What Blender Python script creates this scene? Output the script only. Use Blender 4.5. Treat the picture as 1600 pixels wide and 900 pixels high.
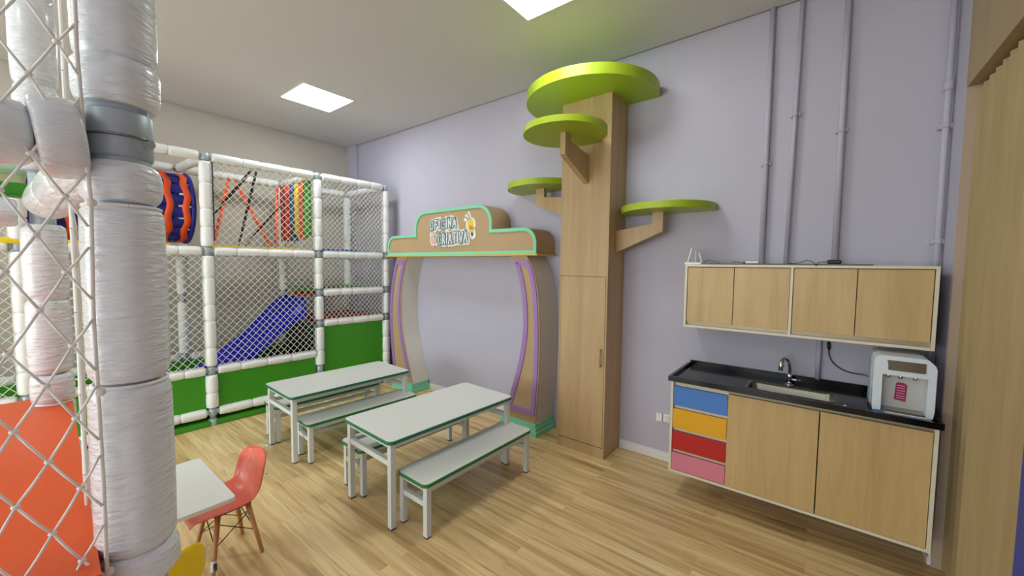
import bpy, bmesh, math, random
from mathutils import Vector, Matrix
random.seed(7)
for o in list(bpy.data.objects):
    bpy.data.objects.remove(o)
SC = bpy.context.scene
COL = SC.collection

# ------------------------------------------------------------------ camera, world, exposure
YAW, PIT, ROL, FPX = math.radians(38.1585), math.radians(-3.3333), math.radians(0.6493), 614.84
cd = bpy.data.cameras.new('camera'); cam = bpy.data.objects.new('camera', cd); COL.objects.link(cam)
fw = Vector((-math.sin(YAW)*math.cos(PIT), math.cos(YAW)*math.cos(PIT), math.sin(PIT)))
rt = fw.cross(Vector((0, 0, 1))).normalized(); up = rt.cross(fw)
rr = math.cos(ROL)*rt + math.sin(ROL)*up; uu = -math.sin(ROL)*rt + math.cos(ROL)*up
m = Matrix((rr, uu, -fw)).transposed().to_4x4(); m.translation = Vector((0, 0, 1.6))
cam.matrix_world = m
cd.sensor_width = 36; cd.lens = FPX/1600*36; cd.clip_start = 0.02; cd.clip_end = 60
SC.camera = cam
SC.view_settings.view_transform = 'Standard'
SC.view_settings.look = 'None'
SC.view_settings.gamma = 1
SC.view_settings.use_curve_mapping = False
SC.view_settings.exposure = 1.18
LAMP = 11.0          # strength of the ceiling panels
FILL_POWER = 120.0      # added area lamp outside the unseen window, for ambient fill, watts
LAMP_COL = (0.91, 1.0, 0.975)
w = bpy.data.worlds.new('world'); SC.world = w; w.use_nodes = True
w.node_tree.nodes['Background'].inputs[0].default_value = (0.8, 0.85, 1, 1)
w.node_tree.nodes['Background'].inputs[1].default_value = 0.3

# room measures
WY = 3.286      # lavender wall
WX = -5.785     # beige wall
RX = 0.533      # right wall
CZ = 3.36       # ceiling
YB = -5.0       # wall behind the camera

# ------------------------------------------------------------------ materials
def lin(c):
    return tuple(((v/255)/12.92 if v/255 <= 0.04045 else ((v/255+0.055)/1.055)**2.4) for v in c) + (1,)

def mat(name, rgb, rough=0.5, metal=0.0, bump=0.0, bscale=40, bstretch=(1, 1, 1), var=0.0, vscale=6, vstretch=(1, 1, 1), coat=0.0, spec=0.5, emis=0, alpha=1, trans=0.0):
    mt = bpy.data.materials.new(name); mt.use_nodes = True
    nt = mt.node_tree; b = nt.nodes['Principled BSDF']
    b.inputs['Base Color'].default_value = lin(rgb)
    b.inputs['Roughness'].default_value = rough
    b.inputs['Metallic'].default_value = metal
    b.inputs['Specular IOR Level'].default_value = spec
    if coat: b.inputs['Coat Weight'].default_value = coat; b.inputs['Coat Roughness'].default_value = 0.15
    if trans: b.inputs['Transmission Weight'].default_value = trans
    if emis:
        b.inputs['Emission Color'].default_value = LAMP_COL + (1,)
        b.inputs['Emission Strength'].default_value = emis
    b.inputs['Alpha'].default_value = alpha
    tc = nt.nodes.new('ShaderNodeTexCoord')
    def noise(scale, stretch, det=4):
        mp = nt.nodes.new('ShaderNodeMapping'); mp.inputs['Scale'].default_value = stretch
        nt.links.new(tc.outputs['Object'], mp.inputs[0])
        n = nt.nodes.new('ShaderNodeTexNoise'); n.inputs['Scale'].default_value = scale; n.inputs['Detail'].default_value = det
        nt.links.new(mp.outputs[0], n.inputs['Vector']); return n
    v = max(var, 0.02)
    n = noise(vscale, vstretch)
    mx = nt.nodes.new('ShaderNodeMix'); mx.data_type = 'RGBA'
    c = lin(rgb)
    mx.inputs['A'].default_value = tuple(x*(1-v) for x in c[:3]) + (1,)
    mx.inputs['B'].default_value = tuple(min(1, x*(1+v)) for x in c[:3]) + (1,)
    nt.links.new(n.outputs['Fac'], mx.inputs['Factor'])
    nt.links.new(mx.outputs['Result'], b.inputs['Base Color'])
    if bump:
        n2 = noise(bscale, bstretch, 5)
        bp = nt.nodes.new('ShaderNodeBump'); bp.inputs['Strength'].default_value = bump; bp.inputs['Distance'].default_value = 0.01
        nt.links.new(n2.outputs['Fac'], bp.inputs['Height']); nt.links.new(bp.outputs[0], b.inputs['Normal'])
    return mt

def wood_mat(name, light, dark, axis='z', rough=0.42, scale=9.0, bands=0.5):
    """pale veneer, grain stretched along one axis"""
    mt = bpy.data.materials.new(name); mt.use_nodes = True
    nt = mt.node_tree; b = nt.nodes['Principled BSDF']; b.inputs['Roughness'].default_value = rough
    tc = nt.nodes.new('ShaderNodeTexCoord')
    st = {'z': (1, 1, 0.07), 'x': (0.07, 1, 1), 'y': (1, 0.07, 1)}[axis]
    facs = []
    for sc, det, k in ((scale, 3, 1.0), (scale*7, 6, 1.0)):
        mp = nt.nodes.new('ShaderNodeMapping'); mp.inputs['Scale'].default_value = st
        nt.links.new(tc.outputs['Object'], mp.inputs[0])
        n = nt.nodes.new('ShaderNodeTexNoise'); n.inputs['Scale'].default_value = sc; n.inputs['Detail'].default_value = det
        n.inputs['Distortion'].default_value = 0.4
        nt.links.new(mp.outputs[0], n.inputs['Vector']); facs.append(n.outputs['Fac'])
    ad = nt.nodes.new('ShaderNodeMath'); ad.operation = 'MULTIPLY_ADD'
    nt.links.new(facs[1], ad.inputs[0]); ad.inputs[1].default_value = 0.45; nt.links.new(facs[0], ad.inputs[2])
    rp = nt.nodes.new('ShaderNodeValToRGB')
    rp.color_ramp.elements[0].position = 0.45; rp.color_ramp.elements[0].color = lin(dark)
    rp.color_ramp.elements[1].position = 0.95; rp.color_ramp.elements[1].color = lin(light)
    nt.links.new(ad.outputs[0], rp.inputs[0]); nt.links.new(rp.outputs[0], b.inputs['Base Color'])
    return mt

def floor_mat():
    mt = bpy.data.materials.new('plank_floor'); mt.use_nodes = True
    nt = mt.node_tree; b = nt.nodes['Principled BSDF']; N = nt.nodes.new; L = nt.links.new
    b.inputs['Roughness'].default_value = 0.33
    b.inputs['Specular IOR Level'].default_value = 0.4
    tc = N('ShaderNodeTexCoord')
    def brick(wid, hgt, off, c1, c2):
        br = N('ShaderNodeTexBrick'); br.offset = off; br.squash = 1
        br.inputs['Scale'].default_value = 1; br.inputs['Brick Width'].default_value = wid; br.inputs['Row Height'].default_value = hgt
        br.inputs['Mortar Size'].default_value = 0.0
        br.inputs['Color1'].default_value = c1; br.inputs['Color2'].default_value = c2
        L(tc.outputs['Object'], br.inputs['Vector']); return br
    b1 = brick(1.27, 0.062, 0.37, (0, 0, 0, 1), (1, 1, 1, 1))
    b2 = brick(1.26, 0.186, 0.43, (0.35, 0.35, 0.35, 1), (0.65, 0.65, 0.65, 1))
    mp = N('ShaderNodeMapping'); mp.inputs['Scale'].default_value = (0.9, 14, 1); L(tc.outputs['Object'], mp.inputs[0])
    # shift the grain by the plank so it breaks at the joints
    mad = N('ShaderNodeVectorMath'); mad.operation = 'MULTIPLY_ADD'
    L(b1.outputs['Color'], mad.inputs[0]); mad.inputs[1].default_value = (7, 3, 5); L(mp.outputs[0], mad.inputs[2])
    g1 = N('ShaderNodeTexNoise'); g1.inputs['Scale'].default_value = 1.4; g1.inputs['Detail'].default_value = 6; g1.inputs['Distortion'].default_value = 0.8
    L(mad.outputs[0], g1.inputs['Vector'])
    mp2 = N('ShaderNodeMapping'); mp2.inputs['Scale'].default_value = (1.5, 48, 1); L(tc.outputs['Object'], mp2.inputs[0])
    g2 = N('ShaderNodeTexNoise'); g2.inputs['Scale'].default_value = 1.6; g2.inputs['Detail'].default_value = 3; g2.inputs['Distortion'].default_value = 0.5
    L(mp2.outputs[0], g2.inputs['Vector'])
    # base tone: plank tone + grain
    a = N('ShaderNodeMath'); a.operation = 'MULTIPLY_ADD'; L(b1.outputs['Color'], a.inputs[0]); a.inputs[1].default_value = 0.19; L(g1.outputs['Fac'], a.inputs[2])
    a2 = N('ShaderNodeMath'); a2.operation = 'MULTIPLY_ADD'; L(b2.outputs['Color'], a2.inputs[0]); a2.inputs[1].default_value = 0.3; L(a.outputs[0], a2.inputs[2])
    rp = N('ShaderNodeValToRGB'); e = rp.color_ramp.elements
    e[0].position = 0.40; e[0].color = lin((148, 114, 74))
    e[1].position = 1.02; e[1].color = lin((238, 212, 162))
    x = e.new(0.70); x.color = lin((210, 176, 123))
    L(a2.outputs[0], rp.inputs[0])
    # dark streaks
    rs = N('ShaderNodeValToRGB'); rs.color_ramp.elements[0].position = 0.62; rs.color_ramp.elements[0].color = (0, 0, 0, 1)
    rs.color_ramp.elements[1].position = 0.76; rs.color_ramp.elements[1].color = (1, 1, 1, 1)
    L(g2.outputs['Fac'], rs.inputs[0])
    mk = N('ShaderNodeMath'); mk.operation = 'MULTIPLY'; L(rs.outputs[0], mk.inputs[0]); mk.inputs[1].default_value = 0.7
    mx = N('ShaderNodeMix'); mx.data_type = 'RGBA'; L(mk.outputs[0], mx.inputs['Factor']); L(rp.outputs[0], mx.inputs['A']); mx.inputs['B'].default_value = lin((96, 62, 38))
    # small knots
    mp3 = N('ShaderNodeMapping'); mp3.inputs['Scale'].default_value = (1.2, 3.2, 1); L(tc.outputs['Object'], mp3.inputs[0])
    vo = N('ShaderNodeTexVoronoi'); vo.inputs['Scale'].default_value = 2.4; L(mp3.outputs[0], vo.inputs['Vector'])
    rk = N('ShaderNodeValToRGB'); rk.color_ramp.elements[0].position = 0.025; rk.color_ramp.elements[0].color = (1, 1, 1, 1)
    rk.color_ramp.elements[1].position = 0.06; rk.color_ramp.elements[1].color = (0, 0, 0, 1)
    L(vo.outputs['Distance'], rk.inputs[0])
    mk2 = N('ShaderNodeMath'); mk2.operation = 'MULTIPLY'; L(rk.outputs[0], mk2.inputs[0]); mk2.inputs[1].default_value = 0.8
    mx2 = N('ShaderNodeMix'); mx2.data_type = 'RGBA'; L(mk2.outputs[0], mx2.inputs['Factor']); L(mx.outputs['Result'], mx2.inputs['A']); mx2.inputs['B'].default_value = lin((92, 58, 36))
    L(mx2.outputs['Result'], b.inputs['Base Color'])
    return mt

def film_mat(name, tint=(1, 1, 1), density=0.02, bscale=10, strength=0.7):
    """thin clear plastic film: mostly see-through with crumpled gloss and painted white glare streaks"""
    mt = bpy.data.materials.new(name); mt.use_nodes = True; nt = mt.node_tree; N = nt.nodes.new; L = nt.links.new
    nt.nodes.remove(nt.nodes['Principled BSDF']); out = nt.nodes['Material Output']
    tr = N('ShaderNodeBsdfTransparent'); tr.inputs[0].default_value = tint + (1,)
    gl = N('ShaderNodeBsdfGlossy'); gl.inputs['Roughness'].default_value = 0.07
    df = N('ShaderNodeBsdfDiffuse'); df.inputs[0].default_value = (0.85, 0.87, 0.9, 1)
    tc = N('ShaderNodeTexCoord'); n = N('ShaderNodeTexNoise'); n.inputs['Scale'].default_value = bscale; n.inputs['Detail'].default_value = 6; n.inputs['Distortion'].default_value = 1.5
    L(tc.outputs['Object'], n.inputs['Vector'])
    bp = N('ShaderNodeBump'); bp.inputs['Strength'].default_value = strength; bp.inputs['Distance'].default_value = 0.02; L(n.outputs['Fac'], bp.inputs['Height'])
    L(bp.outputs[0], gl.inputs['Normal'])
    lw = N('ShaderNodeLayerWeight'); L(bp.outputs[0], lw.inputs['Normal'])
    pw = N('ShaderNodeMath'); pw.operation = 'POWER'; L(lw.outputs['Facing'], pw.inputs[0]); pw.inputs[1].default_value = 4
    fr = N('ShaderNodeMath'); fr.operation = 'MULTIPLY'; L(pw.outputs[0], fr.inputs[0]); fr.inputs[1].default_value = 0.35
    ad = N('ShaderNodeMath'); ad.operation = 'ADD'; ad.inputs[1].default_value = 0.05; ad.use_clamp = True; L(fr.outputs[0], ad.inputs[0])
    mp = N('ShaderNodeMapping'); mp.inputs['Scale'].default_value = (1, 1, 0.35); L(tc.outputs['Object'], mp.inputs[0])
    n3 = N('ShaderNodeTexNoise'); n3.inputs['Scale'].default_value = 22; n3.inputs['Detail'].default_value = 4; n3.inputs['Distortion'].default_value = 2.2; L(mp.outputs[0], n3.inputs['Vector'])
    rp = N('ShaderNodeValToRGB'); rp.color_ramp.elements[0].position = 0.64; rp.color_ramp.elements[0].color = (density,)*3+(1,)  # wrinkle glare painted in as white diffuse streaks
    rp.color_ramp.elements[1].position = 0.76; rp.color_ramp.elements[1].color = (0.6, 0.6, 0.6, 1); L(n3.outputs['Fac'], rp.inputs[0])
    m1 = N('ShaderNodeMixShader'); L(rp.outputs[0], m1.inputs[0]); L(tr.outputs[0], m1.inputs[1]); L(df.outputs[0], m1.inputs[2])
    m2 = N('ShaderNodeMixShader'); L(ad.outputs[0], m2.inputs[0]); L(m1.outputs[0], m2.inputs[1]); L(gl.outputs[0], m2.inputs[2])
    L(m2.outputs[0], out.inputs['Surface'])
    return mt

M = {}
M['lav'] = mat('lavender_paint', (186, 181, 199), 0.7, bump=0.05, bscale=60, var=0.02)
M['beige'] = mat('beige_paint', (204, 196, 186), 0.75, bump=0.05, bscale=60, var=0.02)
M['ceil'] = mat('ceiling_paint', (210, 208, 209), 0.85, var=0.015)
M['dark'] = mat('dark_gap', (40, 36, 34), 0.9)
M['white'] = mat('white_paint', (232, 232, 230), 0.35)
M['base'] = mat('baseboard_white', (226, 222, 222), 0.4)
M['floor'] = floor_mat()
M['maple'] = wood_mat('maple_veneer', (196, 166, 124), (176, 143, 100), 'z')
M['maple_dark'] = wood_mat('maple_side', (190, 158, 118), (172, 138, 98), 'z')
M['doorwood'] = wood_mat('door_wood', (172, 150, 112), (156, 132, 94), 'z', rough=0.5)
M['cabwood'] = wood_mat('cabinet_wood', (208, 176, 124), (184, 150, 98), 'z')
M['cream'] = mat('cream_edge', (222, 212, 190), 0.4)
M['alu'] = mat('aluminium_profile', (176, 160, 136), 0.35, metal=0.3)
M['lime'] = mat('lime_laminate', (162, 184, 36), 0.4)
M['limeU'] = M['lime']
M['kraft'] = mat('brown_mdf', (184, 154, 118), 0.7, var=0.05, vscale=5)
M['pierside'] = mat('offwhite_mdf', (220, 214, 204), 0.6, var=0.02)
M['mint'] = mat('mint_paint', (136, 214, 178), 0.5)
M['purple'] = mat('purple_paint', (160, 122, 188), 0.5)
M['yellowledge'] = mat('yellow_edge', (214, 190, 96), 0.5)
M['tabletop'] = mat('white_laminate', (224, 224, 222), 0.28)
M['greenedge'] = mat('green_edge_band', (26, 116, 82), 0.4)
M['greenbench'] = mat('green_edge_band_bright', (34, 122, 70), 0.4)
M['metalwhite'] = mat('white_powder_coat', (214, 218, 218), 0.35)
M['foot'] = mat('black_plastic', (28, 28, 30), 0.5)
M['granite'] = mat('black_granite', (8, 8, 9), 0.14, var=0.3, vscale=120, spec=0.35)
M['steel'] = mat('brushed_steel', (140, 138, 128), 0.3, metal=1.0, bump=0.05, bscale=30, bstretch=(1, 20, 1))
M['chrome'] = mat('chrome', (215, 215, 220), 0.08, metal=1.0)
M['galv'] = mat('galvanised_steel', (172, 182, 190), 0.45, metal=0.25, var=0.15, vscale=14)
M['sleeve'] = mat('white_foam_sleeve', (238, 238, 238), 0.42, bump=0.25, bscale=30, bstretch=(1, 1, 2.5))
M['wrap'] = mat('plastic_wrapped_sleeve', (232, 236, 240), 0.26, bump=0.9, bscale=22, bstretch=(1, 1, 5), coat=0.5, var=0.04)
M['rope'] = mat('white_rope', (244, 240, 234), 0.7)
M['netfar'] = mat('white_netting', (222, 218, 210), 0.7)
M['green'] = mat('green_vinyl', (62, 150, 30), 0.45)
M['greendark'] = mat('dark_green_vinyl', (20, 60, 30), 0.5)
M['orangevinyl'] = mat('orange_vinyl', (228, 86, 22), 0.5, bump=0.06, bscale=60)
M['redvinyl'] = mat('red_orange_vinyl', (222, 62, 26), 0.5)
M['yellow'] = mat('yellow_vinyl', (240, 212, 40), 0.45)
M['bluevinyl'] = mat('blue_vinyl', (40, 110, 180), 0.45)
M['slide'] = mat('royal_blue_plastic', (14, 30, 190), 0.22, spec=0.6)
M['webblue'] = mat('navy_webbing', (26, 26, 130), 0.6, bump=0.3, bscale=90)
M['weborange'] = mat('orange_webbing', (238, 84, 30), 0.6, bump=0.2, bscale=90)
M['webblack'] = mat('black_webbing', (40, 20, 30), 0.6)
M['coral'] = mat('coral_plastic', (234, 104, 84), 0.35)
M['yellowplastic'] = mat('yellow_plastic', (252, 218, 20), 0.35)
M['beech'] = wood_mat('beech_leg', (196, 142, 92), (164, 108, 64), 'z', scale=20)
M['blackwire'] = mat('black_metal', (24, 22, 24), 0.4, metal=0.5)
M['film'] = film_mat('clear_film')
M['film2'] = film_mat('loose_clear_film', density=0.05, bscale=8, strength=0.6)
M['dispwhite'] = mat('dispenser_white', (222, 228, 240), 0.25)
M['dispside'] = mat('dispenser_side', (178, 200, 210), 0.3)
M['dispgrey'] = mat('dispenser_grey', (200, 196, 194), 0.3)
M['disppanel'] = mat('smoked_panel', (108, 98, 80), 0.12, coat=0.6)
M['magenta'] = mat('magenta_label', (164, 22, 84), 0.45)
M['labelpink'] = mat('label_print', (236, 170, 200), 0.5)
M['tank'] = mat('pale_blue_tape', (70, 140, 210), 0.4)
M['blackplastic'] = mat('black_cable', (18, 18, 20), 0.45)
M['greyboard'] = mat('dark_grey_board', (92, 88, 92), 0.5)
M['bluepad'] = mat('royal_blue_pad', (44, 62, 150), 0.5)
M['signwhite'] = mat('sign_white', (240, 236, 226), 0.45)
M['signdark'] = mat('sign_slate', (66, 88, 104), 0.5)
M['signfill'] = mat('sign_letter', (228, 236, 240), 0.5)
M['bulbyellow'] = mat('bulb_yellow', (236, 206, 60), 0.5)
M['bulborange'] = mat('bulb_orange', (222, 130, 40), 0.5)
M['signpink'] = mat('sign_pink', (232, 190, 184), 0.5)
M['signgreen'] = mat('sign_green', (150, 190, 160), 0.5)
M['signred'] = mat('sign_red', (190, 70, 80), 0.5)
M['paper'] = mat('paper_tag', (228, 224, 220), 0.6)
M['black'] = mat('tag_print', (50, 50, 55), 0.6)
M['lamp'] = mat('lit_panel', (255, 255, 255), 0.5, emis=LAMP)
M['dr_blue'] = mat('blue_laminate', (70, 126, 206), 0.4)
M['dr_yellow'] = mat('yellow_laminate', (232, 168, 12), 0.4)
M['dr_red'] = mat('red_laminate', (186, 22, 18), 0.4)
M['dr_pink'] = mat('pink_laminate', (218, 128, 148), 0.4)
rollcols = {'crimson': (170, 24, 50), 'redorange': (214, 62, 24), 'slate': (52, 84, 150), 'lemon': (236, 204, 30), 'orange': (226, 100, 30), 'grass': (70, 160, 40)}
for k, v in rollcols.items(): M['roll_'+k] = mat('roll_'+k, v, 0.45)

# ------------------------------------------------------------------ mesh helpers
class MB:
    def __init__(s): s.v = []; s.f = []; s.sm = []; s.mi = []
    def add(s, vs, fs, smooth=False, mi=0):
        o = len(s.v); s.v += [tuple(v) for v in vs]
        for f in fs: s.f.append(tuple(i+o for i in f)); s.sm.append(smooth); s.mi.append(mi)
        return s
    def box(s, x0, x1, y0, y1, z0, z1, b=0.0, mi=0):
        if b <= 0:
            vs = [(x, y, z) for x in (x0, x1) for y in (y0, y1) for z in (z0, z1)]
            return s.add(vs, [(0, 1, 3, 2), (4, 6, 7, 5), (0, 4, 5, 1), (2, 3, 7, 6), (0, 2, 6, 4), (1, 5, 7, 3)], mi=mi)
        bm = bmesh.new(); bmesh.ops.create_cube(bm, size=1)
        for v in bm.verts:
            v.co = Vector(((x0+x1)/2+v.co.x*(x1-x0), (y0+y1)/2+v.co.y*(y1-y0), (z0+z1)/2+v.co.z*(z1-z0)))
        b = min(b, 0.45*min(x1-x0, y1-y0, z1-z0))
        bmesh.ops.bevel(bm, geom=bm.edges[:], offset=b, segments=2, profile=0.6, affect='EDGES')
        bm.verts.index_update()
        vs = [v.co.copy() for v in bm.verts]; fs = [[v.index for v in f.verts] for f in bm.faces]; bm.free()
        return s.add(vs, fs, mi=mi)
    def prism(s, pts, t0, t1, plane='xz', mi=0, smooth=False):
        """extrude a 2D outline; plane names the outline axes, t the third; t0/t1 may be functions of the point"""
        n = len(pts)
        def P(p, t):
            t = t(p) if callable(t) else t
            return {'xz': (p[0], t, p[1]), 'xy': (p[0], p[1], t), 'yz': (t, p[0], p[1])}[plane]
        vs = [P(p, t0) for p in pts] + [P(p, t1) for p in pts]
        s.add(vs, [tuple(range(n)), tuple(range(2*n-1, n-1, -1))], mi=mi)
        s.add(vs, [(i, (i+1) % n, n+(i+1) % n, n+i) for i in range(n)], smooth, mi)
        return s
    def ring_path(s, path, radii, n=12, cap=True, smooth=True, mi=0, squash=None):
        """tube along a 3D path with a radius per point"""
        P = [Vector(p) for p in path]; rings = []; N0 = None
        if not hasattr(radii, '__len__'): radii = [radii]*len(P)
        for i, p in enumerate(P):
            d = (P[min(i+1, len(P)-1)]-P[max(i-1, 0)])
            d = d.normalized() if d.length > 1e-9 else Vector((0, 0, 1))
            if N0 is None:
                a = Vector((0, 0, 1)) if abs(d.z) < 0.9 else Vector((0, 1, 0))
                N0 = (a - d*a.dot(d)).normalized()
            else:
                N0 = (N0 - d*N0.dot(d)).normalized()
            B = d.cross(N0)
            rings.append([p + (N0*math.cos(2*math.pi*k/n) + B*math.sin(2*math.pi*k/n))*radii[i] for k in range(n)])
        vs = [v for r in rings for v in r]; fs = []
        for i in range(len(P)-1):
            for k in range(n):
                fs.append((i*n+k, i*n+(k+1) % n, (i+1)*n+(k+1) % n, (i+1)*n+k))
        s.add(vs, fs, smooth, mi)
        if cap:
            o = len(s.v)-len(vs)
            s.f.append(tuple(o+k for k in range(n-1, -1, -1))); s.sm.append(False); s.mi.append(mi)
            s.f.append(tuple(o+(len(P)-1)*n+k for k in range(n))); s.sm.append(False); s.mi.append(mi)
        return s
    def cyl(s, p0, p1, r, n=16, r1=None, mi=0): return s.ring_path([p0, p1], [r, r if r1 is None else r1], n, mi=mi)
    def bar(s, p0, p1, a, b=None, mi=0):
        """square bar between two points (a across, b the other way)"""
        b = b or a; p0 = Vector(p0); p1 = Vector(p1); d = (p1-p0).normalized()
        up_ = Vector((0, 0, 1)) if abs(d.z) < 0.9 else Vector((1, 0, 0))
        X = d.cross(up_).normalized(); Y = X.cross(d)
        vs = [q + X*a/2*sx + Y*b/2*sy for q in (p0, p1) for sx, sy in ((-1, -1), (1, -1), (1, 1), (-1, 1))]
        return s.add(vs, [(0, 3, 2, 1), (4, 5, 6, 7), (0, 1, 5, 4), (1, 2, 6, 5), (2, 3, 7, 6), (3, 0, 4, 7)], mi=mi)
    def disc(s, cx, cy, r, z0, z1, n=72, clip=None, mi=0):
        pts = []
        for k in range(n):
            a = 2*math.pi*k/n; x, y = cx+r*math.cos(a), cy+r*math.sin(a)
            if clip is not None and y > clip:
                y = clip
                x = cx + math.copysign(min(abs(x-cx), math.sqrt(max(0, r*r-(clip-cy)**2))), x-cx)
                if pts and abs(pts[-1][0]-x) < 1e-4 and abs(pts[-1][1]-y) < 1e-4: continue
            pts.append((x, y))
        return s.prism(pts, z0, z1, 'xy', mi)
    def sphere(s, c, r, n=10, sc=(1, 1, 1), mi=0):
        bm = bmesh.new(); bmesh.ops.create_uvsphere(bm, u_segments=n, v_segments=max(4, n//2+1), radius=1); bm.verts.index_update()
        vs = [(c[0]+v.co.x*r*sc[0], c[1]+v.co.y*r*sc[1], c[2]+v.co.z*r*sc[2]) for v in bm.verts]
        fs = [[v.index for v in f.verts] for f in bm.faces]; bm.free()
        return s.add(vs, fs, True, mi)
    def ribbon(s, pts, wd, t0, t1, plane='xz', closed=True, mi=0):
        """moulding of width wd whose OUTER edge follows the outline (inside is to the left of travel when wd>0)"""
        n = len(pts); P = [Vector(p) for p in pts]; inner = []
        for i in range(n):
            a = P[(i-1) % n] if (closed or i > 0) else P[i]; b = P[(i+1) % n] if (closed or i < n-1) else P[i]
            d1 = (P[i]-a); d2 = (b-P[i])
            d1 = d1.normalized() if d1.length > 1e-9 else d2.normalized(); d2 = d2.normalized() if d2.length > 1e-9 else d1
            n1 = Vector((-d1.y, d1.x)); n2 = Vector((-d2.y, d2.x)); nn = (n1+n2)
            nn = nn.normalized() if nn.length > 1e-6 else n1
            k = 1/max(0.45, nn.dot(n1)); inner.append(P[i]+nn*wd*k)
        rng = range(n if closed else n-1)
        for i in rng:
            j = (i+1) % n
            s.prism([P[i], P[j], inner[j], inner[i]], t0, t1, plane, mi)
        return s
    def build(s, name, m_, parent=None, local=False, bevel=0.0, sub=0, recalc=True):
        me = bpy.data.meshes.new(name)
        vs = s.v
        if parent is not None and not local:
            L0 = Vector((0, 0, 0)); q = parent
            while q is not None: L0 += q.location; q = q.parent
            vs = [(v[0]-L0.x, v[1]-L0.y, v[2]-L0.z) for v in vs]
        me.from_pydata([tuple(v) for v in vs], [], s.f); me.update()
        me.polygons.foreach_set('use_smooth', s.sm)
        ml = m_ if isinstance(m_, (list, tuple)) else [m_]
        for q in ml: me.materials.append(q)
        if len(ml) > 1: me.polygons.foreach_set('material_index', s.mi)
        if recalc:
            bm = bmesh.new(); bm.from_mesh(me); bmesh.ops.recalc_face_normals(bm, faces=bm.faces[:]); bm.to_mesh(me); bm.free()
        o = bpy.data.objects.new(name, me); COL.objects.link(o)
        if parent is not None: o.parent = parent
        if bevel:
            md = o.modifiers.new('bevel', 'BEVEL'); md.width = bevel; md.segments = 2; md.limit_method = 'ANGLE'; md.angle_limit = math.radians(40)
        if sub:
            md = o.modifiers.new('sub', 'SUBSURF'); md.levels = sub; md.render_levels = sub
        return o

def tag(o, label=None, cat=None, group=None, kind=None):
    if label: o['label'] = label
    if cat: o['category'] = cat
    if group: o['group'] = group
    if kind: o['kind'] = kind
    return o
def thing(name, label, cat, loc=(0, 0, 0), rz=0, group=None):
    o = bpy.data.objects.new(name, None); COL.objects.link(o); o.empty_display_size = 0.1
    o.location = loc; o.rotation_euler = (0, 0, rz)
    return tag(o, label, cat, group)
def struct(name, mb, m_, **k):
    return tag(mb.build(name, m_, **k), kind='structure')
def copy_tree(o, parent=None):
    c = o.copy(); COL.objects.link(c); c.parent = parent
    for ch in list(o.children): copy_tree(ch, c)
    return c

# ------------------------------------------------------------------ room shell
struct('floor', MB().box(WX-0.3, 2.2, YB-0.2, WY+0.25, -0.1, 0), M['floor'])
# ceiling board stops just short of the walls, leaving the dark shadow gap of the photo
struct('ceiling', MB().box(WX+0.020, RX+0.3, YB+0.02, WY-0.020, CZ, CZ+0.03), M['ceil'])
struct('trim_1', MB().box(WX-0.3, 2.2, YB-0.2, WY+0.25, CZ+0.05, CZ+0.15), M['dark'])
struct('wall_back', MB().box(WX-0.2, RX, WY, WY+0.2, 0, CZ+0.05), M['lav'])
struct('wall_left', MB().box(WX-0.2, WX, YB-0.2, WY, 0, CZ+0.05), M['beige'])
struct('wall_corner', MB().box(WX, -5.53, WY-0.045, WY, 0, CZ-0.001), M['lav'])
struct('wall_front', MB().box(WX-0.2, 2.2, YB-0.2, YB, 0, 0.5).box(WX-0.2, 2.2, YB-0.2, YB, 2.7, CZ+0.05).box(WX-0.2, -5.0, YB-0.2, YB, 0.5, 2.7).box(-0.2, 2.2, YB-0.2, YB, 0.5, 2.7), M['beige'])
mb = MB()
for x in (-5.0, -3.42, -1.84, -0.26): mb.box(x, x+0.06, YB-0.1, YB-0.04, 0.5, 2.7)
mb.box(-5.0, -0.2, YB-0.1, YB-0.04, 0.5, 0.56); mb.box(-5.0, -0.2, YB-0.1, YB-0.04, 2.64, 2.7)
struct('added_window_1', mb, M['white'])  # unseen window frame, added to go with the ambient fill
fill_lamp = bpy.data.lights.new('window_fill', 'AREA'); fill_lamp.shape = 'RECTANGLE'; fill_lamp.size = 4.8; fill_lamp.size_y = 2.2; fill_lamp.energy = FILL_POWER; fill_lamp.color = (0.88, 1.0, 0.99)  # area lamp added outside the opening to lift the ambient light
so = bpy.data.objects.new('window_fill', fill_lamp); COL.objects.link(so); so.location = (-2.6, YB-0.25, 1.6); so.rotation_euler = (math.radians(90), 0, 0)
# right side: short return of wall, then a recessed accordion door under a timber header
YR = 3.02
struct('wall_right', MB().box(RX, 2.2, YR, WY+0.2, 0, CZ+0.05), M['lav'])
struct('trim_2', MB().box(RX, RX+0.16, 0.6, YR, 2.52, CZ+0.05, 0), M['doorwood'])
struct('trim_3', MB().box(RX+0.001, RX+0.16, YR-0.012, YR, 0, 2.52), mat('jamb_paint', (182, 160, 142), 0.6))
mb = MB(); pts = []; y = YR-0.014; d_ = 0.085
while y > 0.65:
    pts += [(0.57+0.048, y), (0.57, y-0.004)] ; y -= d_
outer = []
y = YR-0.016
while y > 0.65:
    outer += [(0.618, y), (0.570, y)]; y -= d_
outer = [(0.618, YR-0.014)] + outer[1:]
outline = outer + [(0.66, y+d_), (0.66, YR-0.014)]
mb.prism(outline, 0.01, 2.503, 'xy')
struct('door_1', mb, M['doorwood'])
struct('wall_right', MB().box(RX, RX+0.16, YB, 0.6, 0, CZ+0.05), M['lav'])
struct('trim_4', MB().box(RX+0.17, RX+0.3, 0.4, YR, 0, CZ+0.05), M['dark'])

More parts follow.
